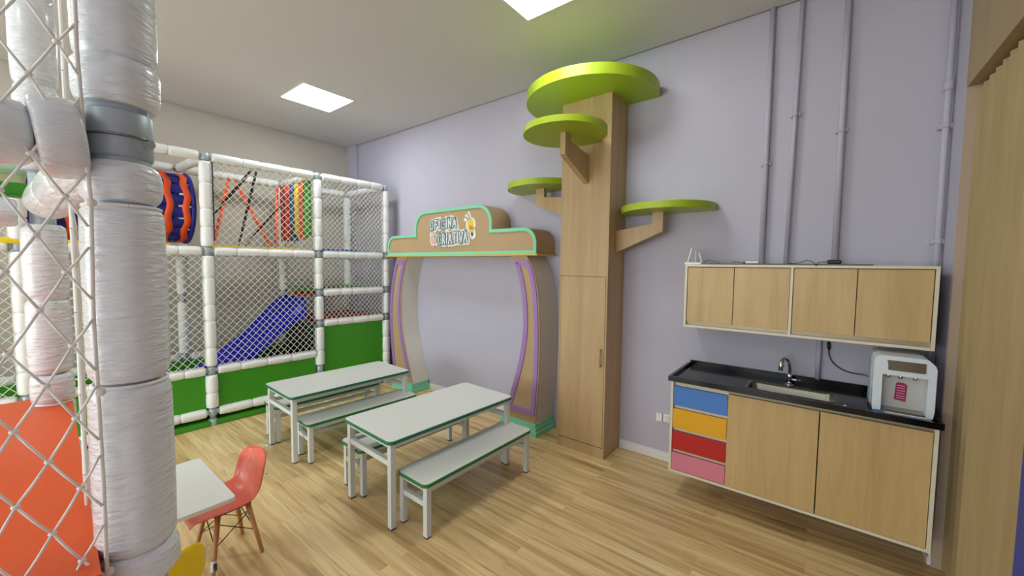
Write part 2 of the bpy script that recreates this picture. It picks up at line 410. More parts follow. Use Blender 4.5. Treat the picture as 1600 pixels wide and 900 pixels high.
# stepped white skirting
def skirting(name, prof_axis, a0, a1, face, sign):
    mb = MB()
    for h0, h1, t in ((0, 0.045, 0.014), (0.045, 0.062, 0.010), (0.062, 0.072, 0.006)):
        if prof_axis == 'x': mb.box(a0, a1, min(face, face+sign*t), max(face, face+sign*t), h0, h1)
        else: mb.box(min(face, face+sign*t), max(face, face+sign*t), a0, a1, h0, h1)
    struct(name, mb, M['base'])
skirting('baseboard_back', 'x', -4.0, -2.47, WY, -1)
skirting('baseboard_back', 'x', -1.99, -1.80, WY, -1)
skirting('baseboard_back', 'x', -1.345, RX, WY, -1)
skirting('baseboard_right', 'y', YR, WY-0.015, RX, -1)
skirting('baseboard_right', 'y', YB, 0.6, RX, -1)
skirting('baseboard_left', 'y', YB, -2.4, WX, 1)

# ceiling panels
def panel(x, y, label, S=0.26):
    t = thing('ceiling_light', label, 'ceiling light', (x, y, CZ), 0, 'square ceiling lights')
    MB().box(x-S, x+S, y-S, y+S, CZ-0.004, CZ-0.001).build('diffuser', M['lamp'], t)
    mb = MB(); k = 0.008
    mb.box(x-S-k, x+S+k, y-S-k, y-S, CZ-0.007, CZ-0.0005); mb.box(x-S-k, x+S+k, y+S, y+S+k, CZ-0.007, CZ-0.0005)
    mb.box(x-S-k, x-S, y-S, y+S, CZ-0.007, CZ-0.0005); mb.box(x+S, x+S+k, y-S, y+S, CZ-0.007, CZ-0.0005)
    mb.build('frame', M['white'], t)
panel(-4.33, 2.10, 'square lit ceiling panel nearer the beige wall, whole in view')
panel(-1.475, 2.10, 'square lit ceiling panel above the benches, cut by the top of the photo')
for x, y in ((-4.33, -0.9), (-1.1, -1.9), (-4.33, -3.6)):  # unseen panels added; the middle one is placed to light the near post
    panel(x, y, 'unseen square lit ceiling panel added further back in the room')

# ------------------------------------------------------------------ pipes on the wall
def conduit(x0, x1, z0, z1, label, clamps, r=0.016, y=WY-0.028, couple=None):
    t = thing('wall_pipe', label, 'pipe', (x0, y, z0), 0, 'painted pipes on the lavender wall')
    MB().cyl((x0, y, z0), (x1, y, z1), r, 20).build('pipe', M['lav'], t)
    for zc in clamps:
        xc = x0+(x1-x0)*(zc-z0)/(z1-z0)
        mb = MB(); mb.cyl((xc, y, zc-0.013), (xc, y, zc+0.013), r+0.003, 20)
        mb.box(xc-r-0.014, xc+r+0.014, y+0.004, WY, zc-0.013, zc+0.013); mb.box(xc-0.007, xc+0.007, y-r-0.006, y-r, zc-0.009, zc+0.009)
        mb.build('clamp', M['lav'], t)
    if couple:
        xc = x0+(x1-x0)*(couple-z0)/(z1-z0)
        MB().cyl((xc, y, couple-0.03), (xc, y, couple+0.03), r+0.005, 20).build('coupling', M['lav'], t)
conduit(-0.338, -0.338, 1.63, CZ-0.001, 'painted lavender pipe on the wall, leftmost of those above the cabinets', [2.32])
conduit(-0.197, -0.175, 1.63, CZ-0.001, 'slim lavender pipe, second from left above the wall cabinets', [2.62], r=0.013)
conduit(0.060, 0.057, 1.63, CZ-0.001, 'lavender pipe above the wall cabinets, just behind the black adapter', [2.47], r=0.017)
conduit(0.508, 0.504, 0.9, CZ-0.001, 'lavender pipe tight in the right wall corner', [2.4, 1.76], r=0.015, y=WY-0.045, couple=2.62)
conduit(0.008, 0.008, 0.873, 1.17, 'short lavender pipe between the sink top and the wall cabinets', [], r=0.014)

# ------------------------------------------------------------------ sockets
def socket(xs, z, label):
    t = thing('wall_socket', label, 'socket', (xs[0], WY, z))
    mb = MB()
    mb.box(xs[0]-0.027, xs[0]+0.022, WY-0.03, WY, z-0.035, z+0.032, 0.004); mb.build('plug_body', M['white'], t)
    MB().box(xs[0]+0.026, xs[0]+0.082, WY-0.016, WY, z-0.034, z+0.03, 0.004).build('cover_plate', M['white'], t)
    MB().cyl((xs[0]+0.062, WY-0.016, z), (xs[0]+0.062, WY-0.03, z), 0.019, 20).build('socket_face', M['base'], t)
socket((-1.0, 0), 0.362, 'white double wall socket with plug, between the tall tree cabinet and the sink cabinet')
t = thing('wall_socket', 'small white round socket low beside the mint base of the arch', 'socket', (-1.97, WY, 0.12))
MB().cyl((-1.955, WY, 0.12), (-1.955, WY-0.022, 0.12), 0.028, 24).build('cover', M['white'], t)
MB().cyl((-1.955, WY-0.022, 0.115), (-1.955, WY-0.034, 0.115), 0.014, 16).build('plug', M['base'], t)

# ------------------------------------------------------------------ tree shaped cabinet
t = thing('tree_cabinet', 'tall maple wood cabinet shaped like a tree with round lime green canopies', 'cabinet', (-1.57, 3.12, 0))
TX0, TX1, TY = -1.797, -1.35, 2.964
mb = MB()
mb.box(TX0, TX0+0.012, TY, WY, 0, 2.965); mb.box(TX1-0.014, TX1, TY, WY, 0, 2.965)
mb.box(TX0+0.012, TX1-0.014, TY+0.02, WY, 0.09, 2.965)
mb.box(TX0+0.012, TX1-0.014, TY+0.003, TY+0.03, 0, 0.088)
mb.box(TX0+0.012, TX1-0.014, TY+0.001, TY+0.02, 1.515, 2.965)
mb.build('body', M['maple'], t)
d = MB().box(TX0+0.014, TX1-0.017, TY, TY+0.018, 0.094, 1.510, 0.0015).build('door', M['maple'], t)
mb = MB(); mb.bar((-1.392, TY-0.022, 0.77), (-1.392, TY-0.022, 0.925), 0.008); mb.bar((-1.392, TY-0.02, 0.785), (-1.392, TY, 0.785), 0.007); mb.bar((-1.392, TY-0.02, 0.91), (-1.392, TY, 0.91), 0.007)
mb.build('handle', M['steel'], d)
def canopy(cx, cy, r, z0, z1, label, clip=None):
    return tag(MB().disc(cx, cy, r, z0, z1, 96, clip).build('canopy', M['lime'], t, bevel=0.002), label)
canopy(-1.60, 3.09, 0.545, 2.965, 3.045, 'largest round lime canopy at the very top', WY-0.001)
c2 = canopy(-1.59, 2.655, 0.318, 2.592, 2.637, 'round lime canopy on the front of the trunk')
c3 = canopy(-2.13, 3.20, 0.355, 2.314, 2.368, 'lime canopy on the left side of the trunk', WY-0.001)
c4 = canopy(-0.985, 3.235, 0.352, 2.025, 2.075, 'lime canopy on the right side, above the wall cabinets', WY-0.001)
# brackets: arm with a slanted underside and a short upright under the disc
MB().prism([(TY, 2.275), (2.58, 2.43), (2.58, 2.592), (2.66, 2.592), (2.66, 2.545), (TY, 2.50)], -1.584, -1.540, 'yz').build('bracket', M['maple'], t)
yb = 3.08
MB().prism([(TX0, 2.035), (-2.145, 2.162), (-2.145, 2.314), (-2.055, 2.314), (-2.055, 2.232), (TX0, 2.205)], yb, yb+0.045, 'xz').build('bracket', M['maple'], t)
yb = 3.11
MB().prism([(TX1, 1.715), (-0.977, 1.873), (-0.977, 2.025), (-1.058, 2.025), (-1.058, 1.935), (TX1, 1.892)], yb, yb+0.045, 'xz').build('bracket', M['maple'], t)

# ------------------------------------------------------------------ wall cabinets
UX0, UX1, UY = -0.764, 0.482, 2.965
UZ0, UZ1 = 1.175, 1.619
t = thing('wall_cabinet', 'long maple wall cabinet with cream frame and four doors above the sink', 'cabinet', (-0.14, WY, UZ0))
mb = MB(); k = 0.015
mb.box(UX0, UX1, UY, WY, UZ0, UZ0+k); mb.box(UX0, UX1, UY, WY, UZ1-k, UZ1)
mb.box(UX0, UX0+k, UY, WY, UZ0+k, UZ1-k); mb.box(UX1-k, UX1, UY, WY, UZ0+k, UZ1-k)
mb.box(-0.150, -0.136, UY+0.004, WY, UZ0+k, UZ1-k)
mb.box(UX0+k, UX1-k, WY-0.012, WY, UZ0+k, UZ1-k)
mb.build('frame', M['cream'], t)
xs = [UX0+k+0.003, -0.4575, -0.151, 0.161, UX1-k-0.003]
for i in range(4):
    a = xs[i]+(0.003 if i else 0) + (0.016 if i == 2 else 0); b = xs[i+1]-(0.001)
    MB().box(a, b, UY+0.006, UY+0.024, UZ0+k+0.026, UZ1-k-0.004, 0.0012).build('door', M['cabwood'], t)
MB().box(UX0+k, -0.151, UY+0.03, UY+0.05, UZ0+k, UZ0+k+0.03).build('grip_rail', M['alu'], t)
MB().box(-0.135, UX1-k, UY+0.03, UY+0.05, UZ0+k, UZ0+k+0.03).build('grip_rail', M['alu'], t)
# things on top
t = thing('wifi_router', 'white router with four slanted antennas on top of the wall cabinets, left end', 'router', (-0.735, 3.08, UZ1))
MB().box(-0.79, -0.675, 3.03, 3.13, UZ1, UZ1+0.016, 0.006).build('body', M['white'], t)
for x0, y0, x1, zt in ((-0.787, 3.125, -0.765, 0.125), (-0.77, 3.04, -0.742, 0.122), (-0.735, 3.128, -0.738, 0.105), (-0.69, 3.128, -0.714, 0.09)):
    MB().ring_path([(x0, y0, UZ1+0.008), ((x0+x1)/2, y0, UZ1+zt/2), (x1, y0, UZ1+zt)], [0.006, 0.0055, 0.004], 10).build('antenna', M['white'], t)
pts = [(-0.68, 3.1, UZ1+0.012), (-0.65, 3.09, UZ1+0.034), (-0.62, 3.1, UZ1+0.03), (-0.6, 3.16, UZ1+0.02), (-0.58, 3.22, UZ1+0.003)]
MB().ring_path(pts, 0.0018, 6).build('cable', M['greyboard'], t)
tag(MB().box(-0.605, 0.225, 2.975, 3.16, UZ1, UZ1+0.009, 0.002).build('flat_board', M['greyboard']), 'long thin dark grey board lying on top of the wall cabinets', 'board')
def squiggle(pts, r=0.002, n=6):
    out = []
    P = [Vector(p) for p in pts]
    for i in range(len(P)-1):
        a = P[max(i-1, 0)]; b = P[i]; c = P[i+1]; e = P[min(i+2, len(P)-1)]
        for s in range(6):
            u = s/6
            out.append(0.5*((2*b) + (c-a)*u + (2*a-5*b+4*c-e)*u*u + (3*b-a-3*c+e)*u**3))
    out.append(P[-1]); return MB().ring_path(out, r, n)
Z1 = UZ1+0.0095
t = thing('power_adapter', 'small white adapter with a short lead on top of the wall cabinets', 'adapter', (-0.36, 3.03, Z1))
MB().box(-0.40, -0.325, 3.0, 3.05, Z1, Z1+0.014, 0.004).build('body', M['white'], t)
squiggle([(-0.40, 3.02, Z1+0.007), (-0.42, 3.02, Z1+0.004), (-0.45, 3.02, Z1+0.010), (-0.485, 3.03, Z1+0.006)]).build('cable', M['blackplastic'], t)
MB().box(-0.415, -0.402, 3.012, 3.03, Z1, Z1+0.01, 0.003).build('plug', M['blackplastic'], t)
t = thing('power_adapter', 'small black adapter with a looping lead on top of the wall cabinets', 'adapter', (0.06, 3.03, Z1))
MB().box(0.022, 0.088, 3.0, 3.045, Z1, Z1+0.024, 0.007).build('body', M['blackplastic'], t)
squiggle([(0.024, 3.02, Z1+0.012), (0.0, 3.01, Z1+0.012), (-0.02, 2.97, Z1+0.006), (-0.028, 2.957, Z1-0.012), (-0.04, 2.97, Z1+0.006), (-0.07, 3.0, Z1+0.02), (-0.095, 3.02, Z1+0.012), (-0.13, 3.05, Z1+0.002), (-0.17, 3.08, Z1+0.003)]).build('cable', M['blackplastic'], t)

# ------------------------------------------------------------------ sink cabinet
SX0, SX1, SY = -0.781, 0.489, 2.782
SZ0, SZ1 = 0.183, 0.820
t = thing('sink_cabinet', 'wall-hung maple sink cabinet with four coloured drawers and two doors', 'cabinet', (-0.14, WY, SZ0))
mb = MB(); k = 0.016
mb.box(SX0, SX1, SY, WY, SZ0, SZ0+k); mb.box(SX0, SX0+k, SY, WY, SZ0+k, SZ1); mb.box(SX1-k, SX1, SY, WY, SZ0+k, SZ1)
mb.box(SX0+k, SX1-k, WY-0.012, WY, SZ0+k, SZ1); mb.box(-0.437, -0.425, SY+0.022, WY-0.012, SZ0+k, SZ1-0.02)
mb.build('frame', M['cream'], t)
MB().box(SX0+k, SX1-k, SY+0.028, SY+0.045, SZ1-0.035, SZ1-0.001).build('top_rail', M['alu'], t)
mb = MB().box(SX0+k, SX1-k, SY+0.05, SY+0.06, SZ0+k, SZ1-0.04).build('inner_panel', M['dark'], t)
dz = [(0.653, 0.785, 'dr_blue', 'blue drawer front'), (0.497, 0.629, 'dr_yellow', 'yellow drawer front'), (0.345, 0.472, 'dr_red', 'red drawer front'), (0.203, 0.322, 'dr_pink', 'pink drawer front')]
for z0, z1, mk, lb in dz:
    dr = tag(MB().box(SX0+k+0.002, -0.434, SY+0.002, SY+0.02, z0, z1, 0.001).build('drawer', M[mk], t), lb)
    MB().box(SX0+k+0.002, -0.434, SY+0.024, SY+0.04, z1+0.0005, z1+0.023).build('grip_rail', M['cream'], dr)
MB().box(-0.431, 0.0245, SY+0.001, SY+0.019, SZ0+k+0.002, SZ1-0.024, 0.001).build('door', M['cabwood'], t)
MB().box(0.030, SX1-k-0.003, SY+0.001, SY+0.019, SZ0+k+0.002, SZ1-0.024, 0.001).build('door', M['cabwood'], t)
# worktop
t = thing('countertop', 'black polished granite countertop with raised rim and sink on the coloured drawer cabinet', 'countertop', (-0.14, 3.0, 0.822))
CX0, CX1, CY0 = -0.797, 0.502, 2.765
HX0, HX1, HY0, HY1 = -0.345, 0.088, 2.885, 3.075
mb = MB(); zb, zt = 0.8205, 0.834
mb.box(CX0, CX1, CY0, HY0, zb, zt); mb.box(CX0, CX1, HY1, WY-0.0015, zb, zt); mb.box(CX0, HX0, HY0, HY1, zb, zt); mb.box(HX1, CX1, HY0, HY1, zb, zt)
mb.box(CX0, CX1, CY0, CY0+0.018, zt, 0.853); mb.box(CX0, CX0+0.018, CY0+0.018, WY-0.002, zt, 0.853); mb.box(CX1-0.018, CX1, CY0+0.018, WY-0.002, zt, 0.853)
mb.build('slab', M['granite'], t)
MB().box(CX0+0.018, RX-0.03, WY-0.022, WY-0.002, zt, 0.874, 0.001).build('backsplash', M['granite'], t)
# basin: open box with rounded corners
def rrect(x0, x1, y0, y1, r, n=6):
    pts = []
    for cx, cy, a0 in ((x1-r, y1-r, 0), (x0+r, y1-r, 90), (x0+r, y0+r, 180), (x1-r, y0+r, 270)):
        for i in range(n+1):
            a = math.radians(a0+90*i/n); pts.append((cx+r*math.cos(a), cy+r*math.sin(a)))
    return pts
loops = []
for off, z, r in ((-0.012, zt+0.001, 0.03), (0.0, zt+0.0015, 0.03), (0.006, zt-0.01, 0.035), (0.014, 0.715, 0.045), (0.03, 0.70, 0.045)):
    loops.append([(x, y, z) for x, y in rrect(HX0+off, HX1-off, HY0+off, HY1-off, r)])
mb = MB(); n = len(loops[0]); vs = [v for l in loops for v in l]
fs = [(i*n+k2, i*n+(k2+1) % n, (i+1)*n+(k2+1) % n, (i+1)*n+k2) for i in range(len(loops)-1) for k2 in range(n)]
mb.add(vs, fs, True); mb.add(loops[-1], [tuple(range(n))])
mb.build('sink_basin', M['steel'], t)
# faucet
t = thing('faucet', 'chrome arched faucet with side lever behind the sink', 'faucet', (-0.135, 3.13, 0.834))
mb = MB(); mb.ring_path([(-0.135, 3.13, 0.834), (-0.135, 3.13, 0.840), (-0.135, 3.13, 0.842)], [0.026, 0.024, 0.014], 20)
mb.ring_path([(-0.135, 3.13, 0.84), (-0.135, 3.13, 0.90), (-0.135, 3.13, 0.915)], [0.015, 0.015, 0.010], 20); mb.build('body', M['chrome'], t)
P = [(-0.135, 3.13, 0.91), (-0.136, 3.13, 0.95), (-0.142, 3.12, 0.985), (-0.152, 3.105, 1.008), (-0.163, 3.085, 1.016), (-0.172, 3.065, 1.01)]
MB().ring_path(P, 0.009, 14).build('spout', M['chrome'], t)
MB().ring_path([(-0.170, 3.067, 1.012), (-0.176, 3.055, 0.995), (-0.178, 3.05, 0.988), (-0.179, 3.048, 0.97), (-0.180, 3.046, 0.966), (-0.180, 3.045, 0.94)], [0.01, 0.012, 0.015, 0.015, 0.012, 0.013], 16).build('spray_head', M['chrome'], t)
MB().ring_path([(-0.135, 3.13, 0.872), (-0.10, 3.128, 0.875), (-0.075, 3.126, 0.873)], [0.008, 0.006, 0.005], 12).build('lever', M['chrome'], t)
MB().ring_path([(-0.093, 3.127, 0.872), (-0.093, 3.127, 0.905)], [0.0045, 0.0055], 10).build('lever_grip', M['blackplastic'], t)
# odds on the worktop
tag(MB().sphere((0.135, 2.84, zt+0.005), 0.007, 10, (1.2, 1, 0.7)).build('white_cap', M['white']), 'tiny white cap lying on the black countertop near its front rim', 'cap')

# ------------------------------------------------------------------ water dispenser
DX0, DX1, DY0, DY1, DZ0, DZ1 = 0.243, 0.478, 2.845, 3.10, 0.834, 1.145
t = thing('water_dispenser', 'white countertop water dispenser with magenta sticker at the right end of the worktop', 'water dispenser', (0.36, 2.97, DZ0))
mb = MB()
# side walls and back as a rounded shell: outline in xz, hollow front niche
outl = [(DX0+0.014, DZ0), (DX1-0.014, DZ0), (DX1-0.004, DZ0+0.012), (DX1, DZ0+0.06), (DX1, DZ1-0.05), (DX1-0.006, DZ1-0.03), (DX1-0.03, DZ1-0.004), (DX1-0.045, DZ1), (DX0+0.03, DZ1), (DX0+0.008, DZ1-0.008), (DX0, DZ1-0.03), (DX0, DZ0+0.06), (DX0+0.004, DZ0+0.015)]
mb.prism(outl, DY0+0.09, DY1, 'xz')
mb.build('body', M['dispwhite'], t, bevel=0.006)
mb = MB()
mb.prism([(DX0, DZ0+0.05), (DX0+0.004, DZ0+0.015), (DX0+0.014, DZ0), (DX0+0.036, DZ0+0.012), (DX0+0.036, DZ1-0.10), (DX0, DZ1-0.10)], DY0, DY0+0.092, 'xz')
mb.prism([(DX1, DZ0+0.05), (DX1-0.004, DZ0+0.015), (DX1-0.014, DZ0), (DX1-0.030, DZ0+0.012), (DX1-0.030, DZ1-0.10), (DX1, DZ1-0.10)], DY0, DY0+0.092, 'xz')
mb.box(DX0+0.014, DX1-0.014, DY0, DY0+0.092, DZ0, DZ0+0.012)
mb.prism([(DX0, DZ1-0.1), (DX1, DZ1-0.1), (DX1, DZ1-0.05), (DX1-0.006, DZ1-0.03), (DX1-0.03, DZ1-0.004), (DX1-0.045, DZ1), (DX0+0.03, DZ1), (DX0+0.008, DZ1-0.008), (DX0, DZ1-0.03)], DY0, DY0+0.092, 'xz')
mb.build('front_shell', M['dispwhite'], t, bevel=0.004)
MB().prism([(DX0+0.05, DZ1-0.022), (DX1-0.04, DZ1-0.022), (DX1-0.04, DZ1-0.074), (DX0+0.055, DZ1-0.074), (DX0+0.055, DZ1-0.045)], DY0-0.003, DY0+0.001, 'xz').build('control_panel', M['disppanel'], t)
MB().box(DX0+0.036, DX1-0.030, DY0+0.086, DY0+0.091, DZ0+0.012, DZ1-0.1).build('niche_back', M['dispgrey'], t)
MB().box(DX0+0.036, DX1-0.030, DY0+0.006, DY0+0.086, DZ0+0.012, DZ0+0.022).build('drip_tray', M['disppanel'], t)
for x in (0.305, 0.352, 0.408):
    MB().cyl((x, DY0+0.035, DZ1-0.1), (x, DY0+0.035, DZ1-0.118), 0.011, 14).build('tap', M['chrome'], t)
lb = MB().prism([(0.337, 0.90), (0.382, 0.893), (0.386, 0.982), (0.375, 0.992), (0.352, 0.995), (0.342, 0.988)], DY0+0.083, DY0+0.0855, 'xz').build('sticker', M['magenta'], t)
mb = MB()
for z in (0.975, 0.962, 0.948, 0.934, 0.92, 0.908): mb.box(0.346, 0.377, DY0+0.0822, DY0+0.0832, z, z+0.0035)
mb.build('print', M['labelpink'], lb)
MB().box(DX0+0.01, DX0+0.05, DY0-0.002, DY0+0.003, DZ0+0.006, DZ0+0.016).build('tape', M['tank'], t)
MB().box(DX0-0.0015, DX0+0.001, DY0+0.10, DY1-0.02, DZ0+0.02, DZ1-0.05).build('side_panel', M['dispside'], t)
CORD = squiggle([(0.06, WY-0.012, 1.075), (0.062, WY-0.015, 1.04), (0.085, WY-0.015, 0.99), (0.13, WY-0.015, 0.955), (0.18, WY-0.02, 0.942), (0.225, WY-0.06, 0.948), (0.2455, WY-0.19, 0.968)], 0.0032, 8).build('power_cord', M['blackplastic'], t)
MB().ring_path([(0.06, WY-0.0135, 1.07), (0.058, WY-0.0135, 1.09), (0.055, WY-0.0135, 1.125)], [0.005, 0.0105, 0.0095], 10).build('plug', M['blackplastic'], CORD)

# ------------------------------------------------------------------ blue pad at the right edge
tag(MB().box(0.50, 0.552, 0.9, 1.872, 0.0, 1.35, 0.012).build('blue_wall_pad', M['bluepad']), 'tall royal blue padded board at the right edge, in front of the wooden accordion door', 'pad')

# ------------------------------------------------------------------ workshop arch
def fy(p): return 2.97 + 0.0294*(-2.05-p[0])
def off(d): return lambda p: fy(p)+d
AX0, AX1 = -4.44, -2.052
ZB, ZM, ZT = 1.706, 1.952, 2.216
BX0, BX1 = -3.865, -2.606
def arc(cx, cz, r, a0, a1, n=10): return [(cx+r*math.cos(math.radians(a0+(a1-a0)*i/n)), cz+r*math.sin(math.radians(a0+(a1-a0)*i/n))) for i in range(n+1)]
R1, R2 = 0.15, 0.2
head = [(AX0, ZB), (AX1, ZB)] + arc(AX1-R1, ZM-R1, R1, 0, 90) + [(BX1, ZM)] + arc(BX1-R2, ZT-R2, R2, 0, 90)[0:] + arc(BX0+R2, ZT-R2, R2, 90, 180) + [(BX0, ZM)] + arc(AX0+R1, ZM-R1, R1, 90, 180)
ARCH = thing('workshop_arch', 'brown archway on the lavender wall with mint trim, purple panels and curved legs', 'archway', (-3.24, 3.15, 0))
MB().prism(head, fy, WY-0.002, 'xz').build('header', M['kraft'], ARCH)
MB().ribbon(head, 0.032, off(-0.012), off(0.0), 'xz').build('mint_moulding', M['mint'], ARCH)
MB().prism([(AX0-0.02, ZB-0.016), (-2.03, ZB-0.016), (-2.03, ZB-0.001), (AX0-0.02, ZB-0.001)], off(-0.03), WY-0.002, 'xz').build('yellow_ledge', M['yellowledge'], ARCH)
def smooth(pts, n=5):
    out = []; P = [Vector(p) for p in pts]
    for i in range(len(P)-1):
        a = P[max(i-1, 0)]; b = P[i]; c = P[i+1]; e = P[min(i+2, len(P)-1)]
        for s in range(n):
            u = s/n; out.append(tuple(0.5*((2*b) + (c-a)*u + (2*a-5*b+4*c-e)*u*u + (3*b-a-3*c+e)*u**3)))
    out.append(tuple(P[-1])); return out
def pier(inner, outer, lab, bx0, bx1):
    I = smooth(inner); O = smooth(outer)
    ol = I + O[::-1]
    # front skin of brown board and pale curved sides
    MB().prism(ol, off(0.012), WY-0.002, 'xz', smooth=False).build('leg', M['pierside'], ARCH)
    lg = tag(MB().prism(ol, off(0.0), off(0.012), 'xz').build('leg_front', M['kraft'], ARCH), lab)
    # purple moulding inset from the edges
    cI = []; cO = []
    for (xi, z), (xo, _) in zip(I, [(interp(O, z), z) for _, z in I]):
        cI.append((xi, z)); cO.append((xo, z))
    ins = 0.014
    sgn = 1 if I[0][0] < O[0][0] else -1
    ring = [(x+sgn*ins, z) for x, z in cI if 0.165 < z < 1.655] ; ring2 = [(x-sgn*ins, z) for x, z in cO if 0.165 < z < 1.655]
    loop = ring + ring2[::-1]
    area = sum(loop[i][0]*loop[(i+1) % len(loop)][1]-loop[(i+1) % len(loop)][0]*loop[i][1] for i in range(len(loop)))
    if area < 0: loop = loop[::-1]
    tag(MB().ribbon(loop, 0.044, off(-0.011), off(0.0), 'xz').build('purple_moulding', M['purple'], ARCH), None)
    base = MB()
    for i, (z0, z1, e) in enumerate(((0, 0.045, 0.03), (0.045, 0.08, 0.018), (0.08, 0.118, 0.008))):
        base.prism([(bx0-e, z0), (bx1+e, z0), (bx1+e, z1), (bx0-e, z1)], off(-e), WY-0.016, 'xz')
    base.build('stepped_base', M['mint'], ARCH, bevel=0.004)
def interp(O, z):
    for i in range(len(O)-1):
        a, b = O[i], O[i+1]
        if (a[1]-z)*(b[1]-z) <= 0 and a[1] != b[1]:
            u = (z-a[1])/(b[1]-a[1]); return a[0]+u*(b[0]-a[0])
    return O[0][0] if abs(O[0][1]-z) < abs(O[-1][1]-z) else O[-1][0]
zi = [1.689, 1.55, 1.40, 1.249, 0.99, 0.675, 0.367, 0.118]
pier([(x, z) for x, z in zip((-2.352, -2.285, -2.238, -2.212, -2.200, -2.250, -2.345, -2.432), zi)],
     [(x, z) for x, z in zip((-2.165, -2.082, -2.040, -2.020, -2.003, -2.003, -2.022, -2.040), zi)], 'right-hand leg front', -2.44, -2.04)
pier([(x, z) for x, z in zip((-4.025, -4.085, -4.135, -4.160, -4.168, -4.120, -4.020, -3.93), zi)],
     [(x, z) for x, z in zip((-4.24, -4.30, -4.35, -4.385, -4.415, -4.400, -4.360, -4.31), zi)], 'left-hand leg front', -4.31, -3.93)

# the sign on the header
def stroke(mb, pts, r, y0, y1, mi=0):
    for i in range(len(pts)-1):
        a = Vector(pts[i]); b = Vector(pts[i+1]); d = b-a
        an = math.atan2(d.y, d.x)
        ol = [(b.x+r*math.cos(an+math.radians(q)), b.y+r*math.sin(an+math.radians(q))) for q in range(-90, 91, 22)] + \
             [(a.x+r*math.cos(an+math.radians(q)), a.y+r*math.sin(an+math.radians(q))) for q in range(90, 271, 22)]
        mb.prism(ol, (lambda p, y0=y0: fy(p)+y0), (lambda p, y1=y1: fy(p)+y1), 'xz')
def ell(cx, cy, rx, ry, a0=0, a1=360, n=12): return [(cx+rx*math.cos(math.radians(a0+(a1-a0)*i/n)), cy+ry*math.sin(math.radians(a0+(a1-a0)*i/n))) for i in range(n+1)]
GL = {'O': [ell(.5, .5, .36, .5)], 'F': [[(.2, 0), (.2, 1), (.8, 1)], [(.2, .55), (.65, .55)]], 'I': [[(.5, 0), (.5, 1)]],
      'C': [ell(.55, .5, .4, .5, 45, 315)], 'N': [[(.15, 0), (.15, 1), (.8, 0), (.8, 1)]], 'A': [[(.08, 0), (.5, 1), (.92, 0)], [(.25, .35), (.75, .35)]],
      'R': [[(.2, 0), (.2, 1), (.6, .97), (.78, .75), (.6, .52), (.2, .48)], [(.45, .48), (.85, 0)]], 'T': [[(.5, 0), (.5, 1)], [(.08, 1), (.92, 1)]], 'V': [[(.08, 1), (.5, 0), (.92, 1)]]}
WID = {'I': 0.55}
def word(txt, x0, x1, z0, z1, lift=0):
    tot = sum(WID.get(c, 1) for c in txt); x = x0; S = (x1-x0)/tot; out = []
    for i, c in enumerate(txt):
        wd = WID.get(c, 1)*S; jig = 0.004*((i*7) % 3-1)
        for st in GL[c]: out.append([(x+wd*(0.5+(px-0.5)*0.86*(1 if c != 'I' else 1)), z0+jig+lift*(x-x0)+(z1-z0)*pz) for px, pz in st])
        x += wd
    return out
W1 = word('OFICINA', -3.575, -3.115, 1.998, 2.088, 0.03); W2 = word('CRIATIVA', -3.435, -2.945, 1.828, 1.935, 0.03)
SIGN = MB()
for st in W1+W2: stroke(SIGN, st, 0.036, -0.010, 0.0)
cup = ell(-3.512, 1.885, 0.062, 0.078, 0, 360, 20); SIGN.prism(cup[:-1], off(-0.010), off(0), 'xz')
stroke(SIGN, [(-3.53, 1.93), (-3.45, 1.86)], 0.05, -0.010, 0)
SIGN.prism(ell(-2.905, 2.015, 0.072, 0.078, 0, 360, 24)[:-1], off(-0.010), off(0), 'xz')
stroke(SIGN, [(-2.885, 1.96), (-2.872, 1.905)], 0.042, -0.010, 0)
for a, b in (((-2.94, 2.06), (-2.995, 2.075)), ((-2.93, 2.08), (-2.975, 2.115)), ((-2.915, 2.085), (-2.935, 2.14))): stroke(SIGN, [a, b], 0.016, -0.010, 0)
s_ = tag(SIGN.build('name_sign', M['signwhite'], ARCH), 'white cut-out sign reading OFICINA CRIATIVA with a light bulb')
mb = MB()
for st in W1+W2: stroke(mb, st, 0.0162, -0.0125, -0.010)
mb.build('letter_outline', M['signdark'], s_)
mb = MB()
for st in W1+W2: stroke(mb, st, 0.0088, -0.0145, -0.0125)
mb.build('lettering', M['signfill'], s_)
mb = MB(); mb.prism(ell(-2.905, 2.02, 0.046, 0.056, 0, 360, 24)[:-1], off(-0.013), off(-0.010), 'xz'); mb.prism([(-2.935, 1.985), (-2.872, 1.985), (-2.875, 1.94), (-2.905, 1.94)], off(-0.0132), off(-0.010), 'xz')
mb.build('light_bulb', M['bulbyellow'], s_)
mb = MB(); mb.prism(ell(-2.895, 1.985, 0.026, 0.022, 0, 360, 16)[:-1], off(-0.0145), off(-0.013), 'xz'); mb.build('bulb_glow', M['bulborange'], s_)
mb = MB(); mb.prism([(-2.90, 1.935), (-2.865, 1.935), (-2.868, 1.90), (-2.89, 1.895)], off(-0.013), off(-0.010), 'xz'); mb.build('bulb_cap', M['signdark'], s_)
for a, b in (((-2.945, 2.075), (-2.975, 2.10)), ((-2.925, 2.095), (-2.94, 2.13))):
    mb = MB(); stroke(mb, [a, b], 0.003, -0.013, -0.010); mb.build('ray_mark', M['signdark'], s_)
mb = MB(); mb.prism(ell(-3.512, 1.88, 0.047, 0.062, 0, 360, 20)[:-1], off(-0.013), off(-0.010), 'xz'); mb.build('paint_cup', M['signpink'], s_)
mb = MB(); mb.prism(ell(-3.49, 1.915, 0.02, 0.025)[:-1], off(-0.0145), off(-0.013), 'xz'); mb.build('cup_leaf', M['signgreen'], s_)
mb = MB()
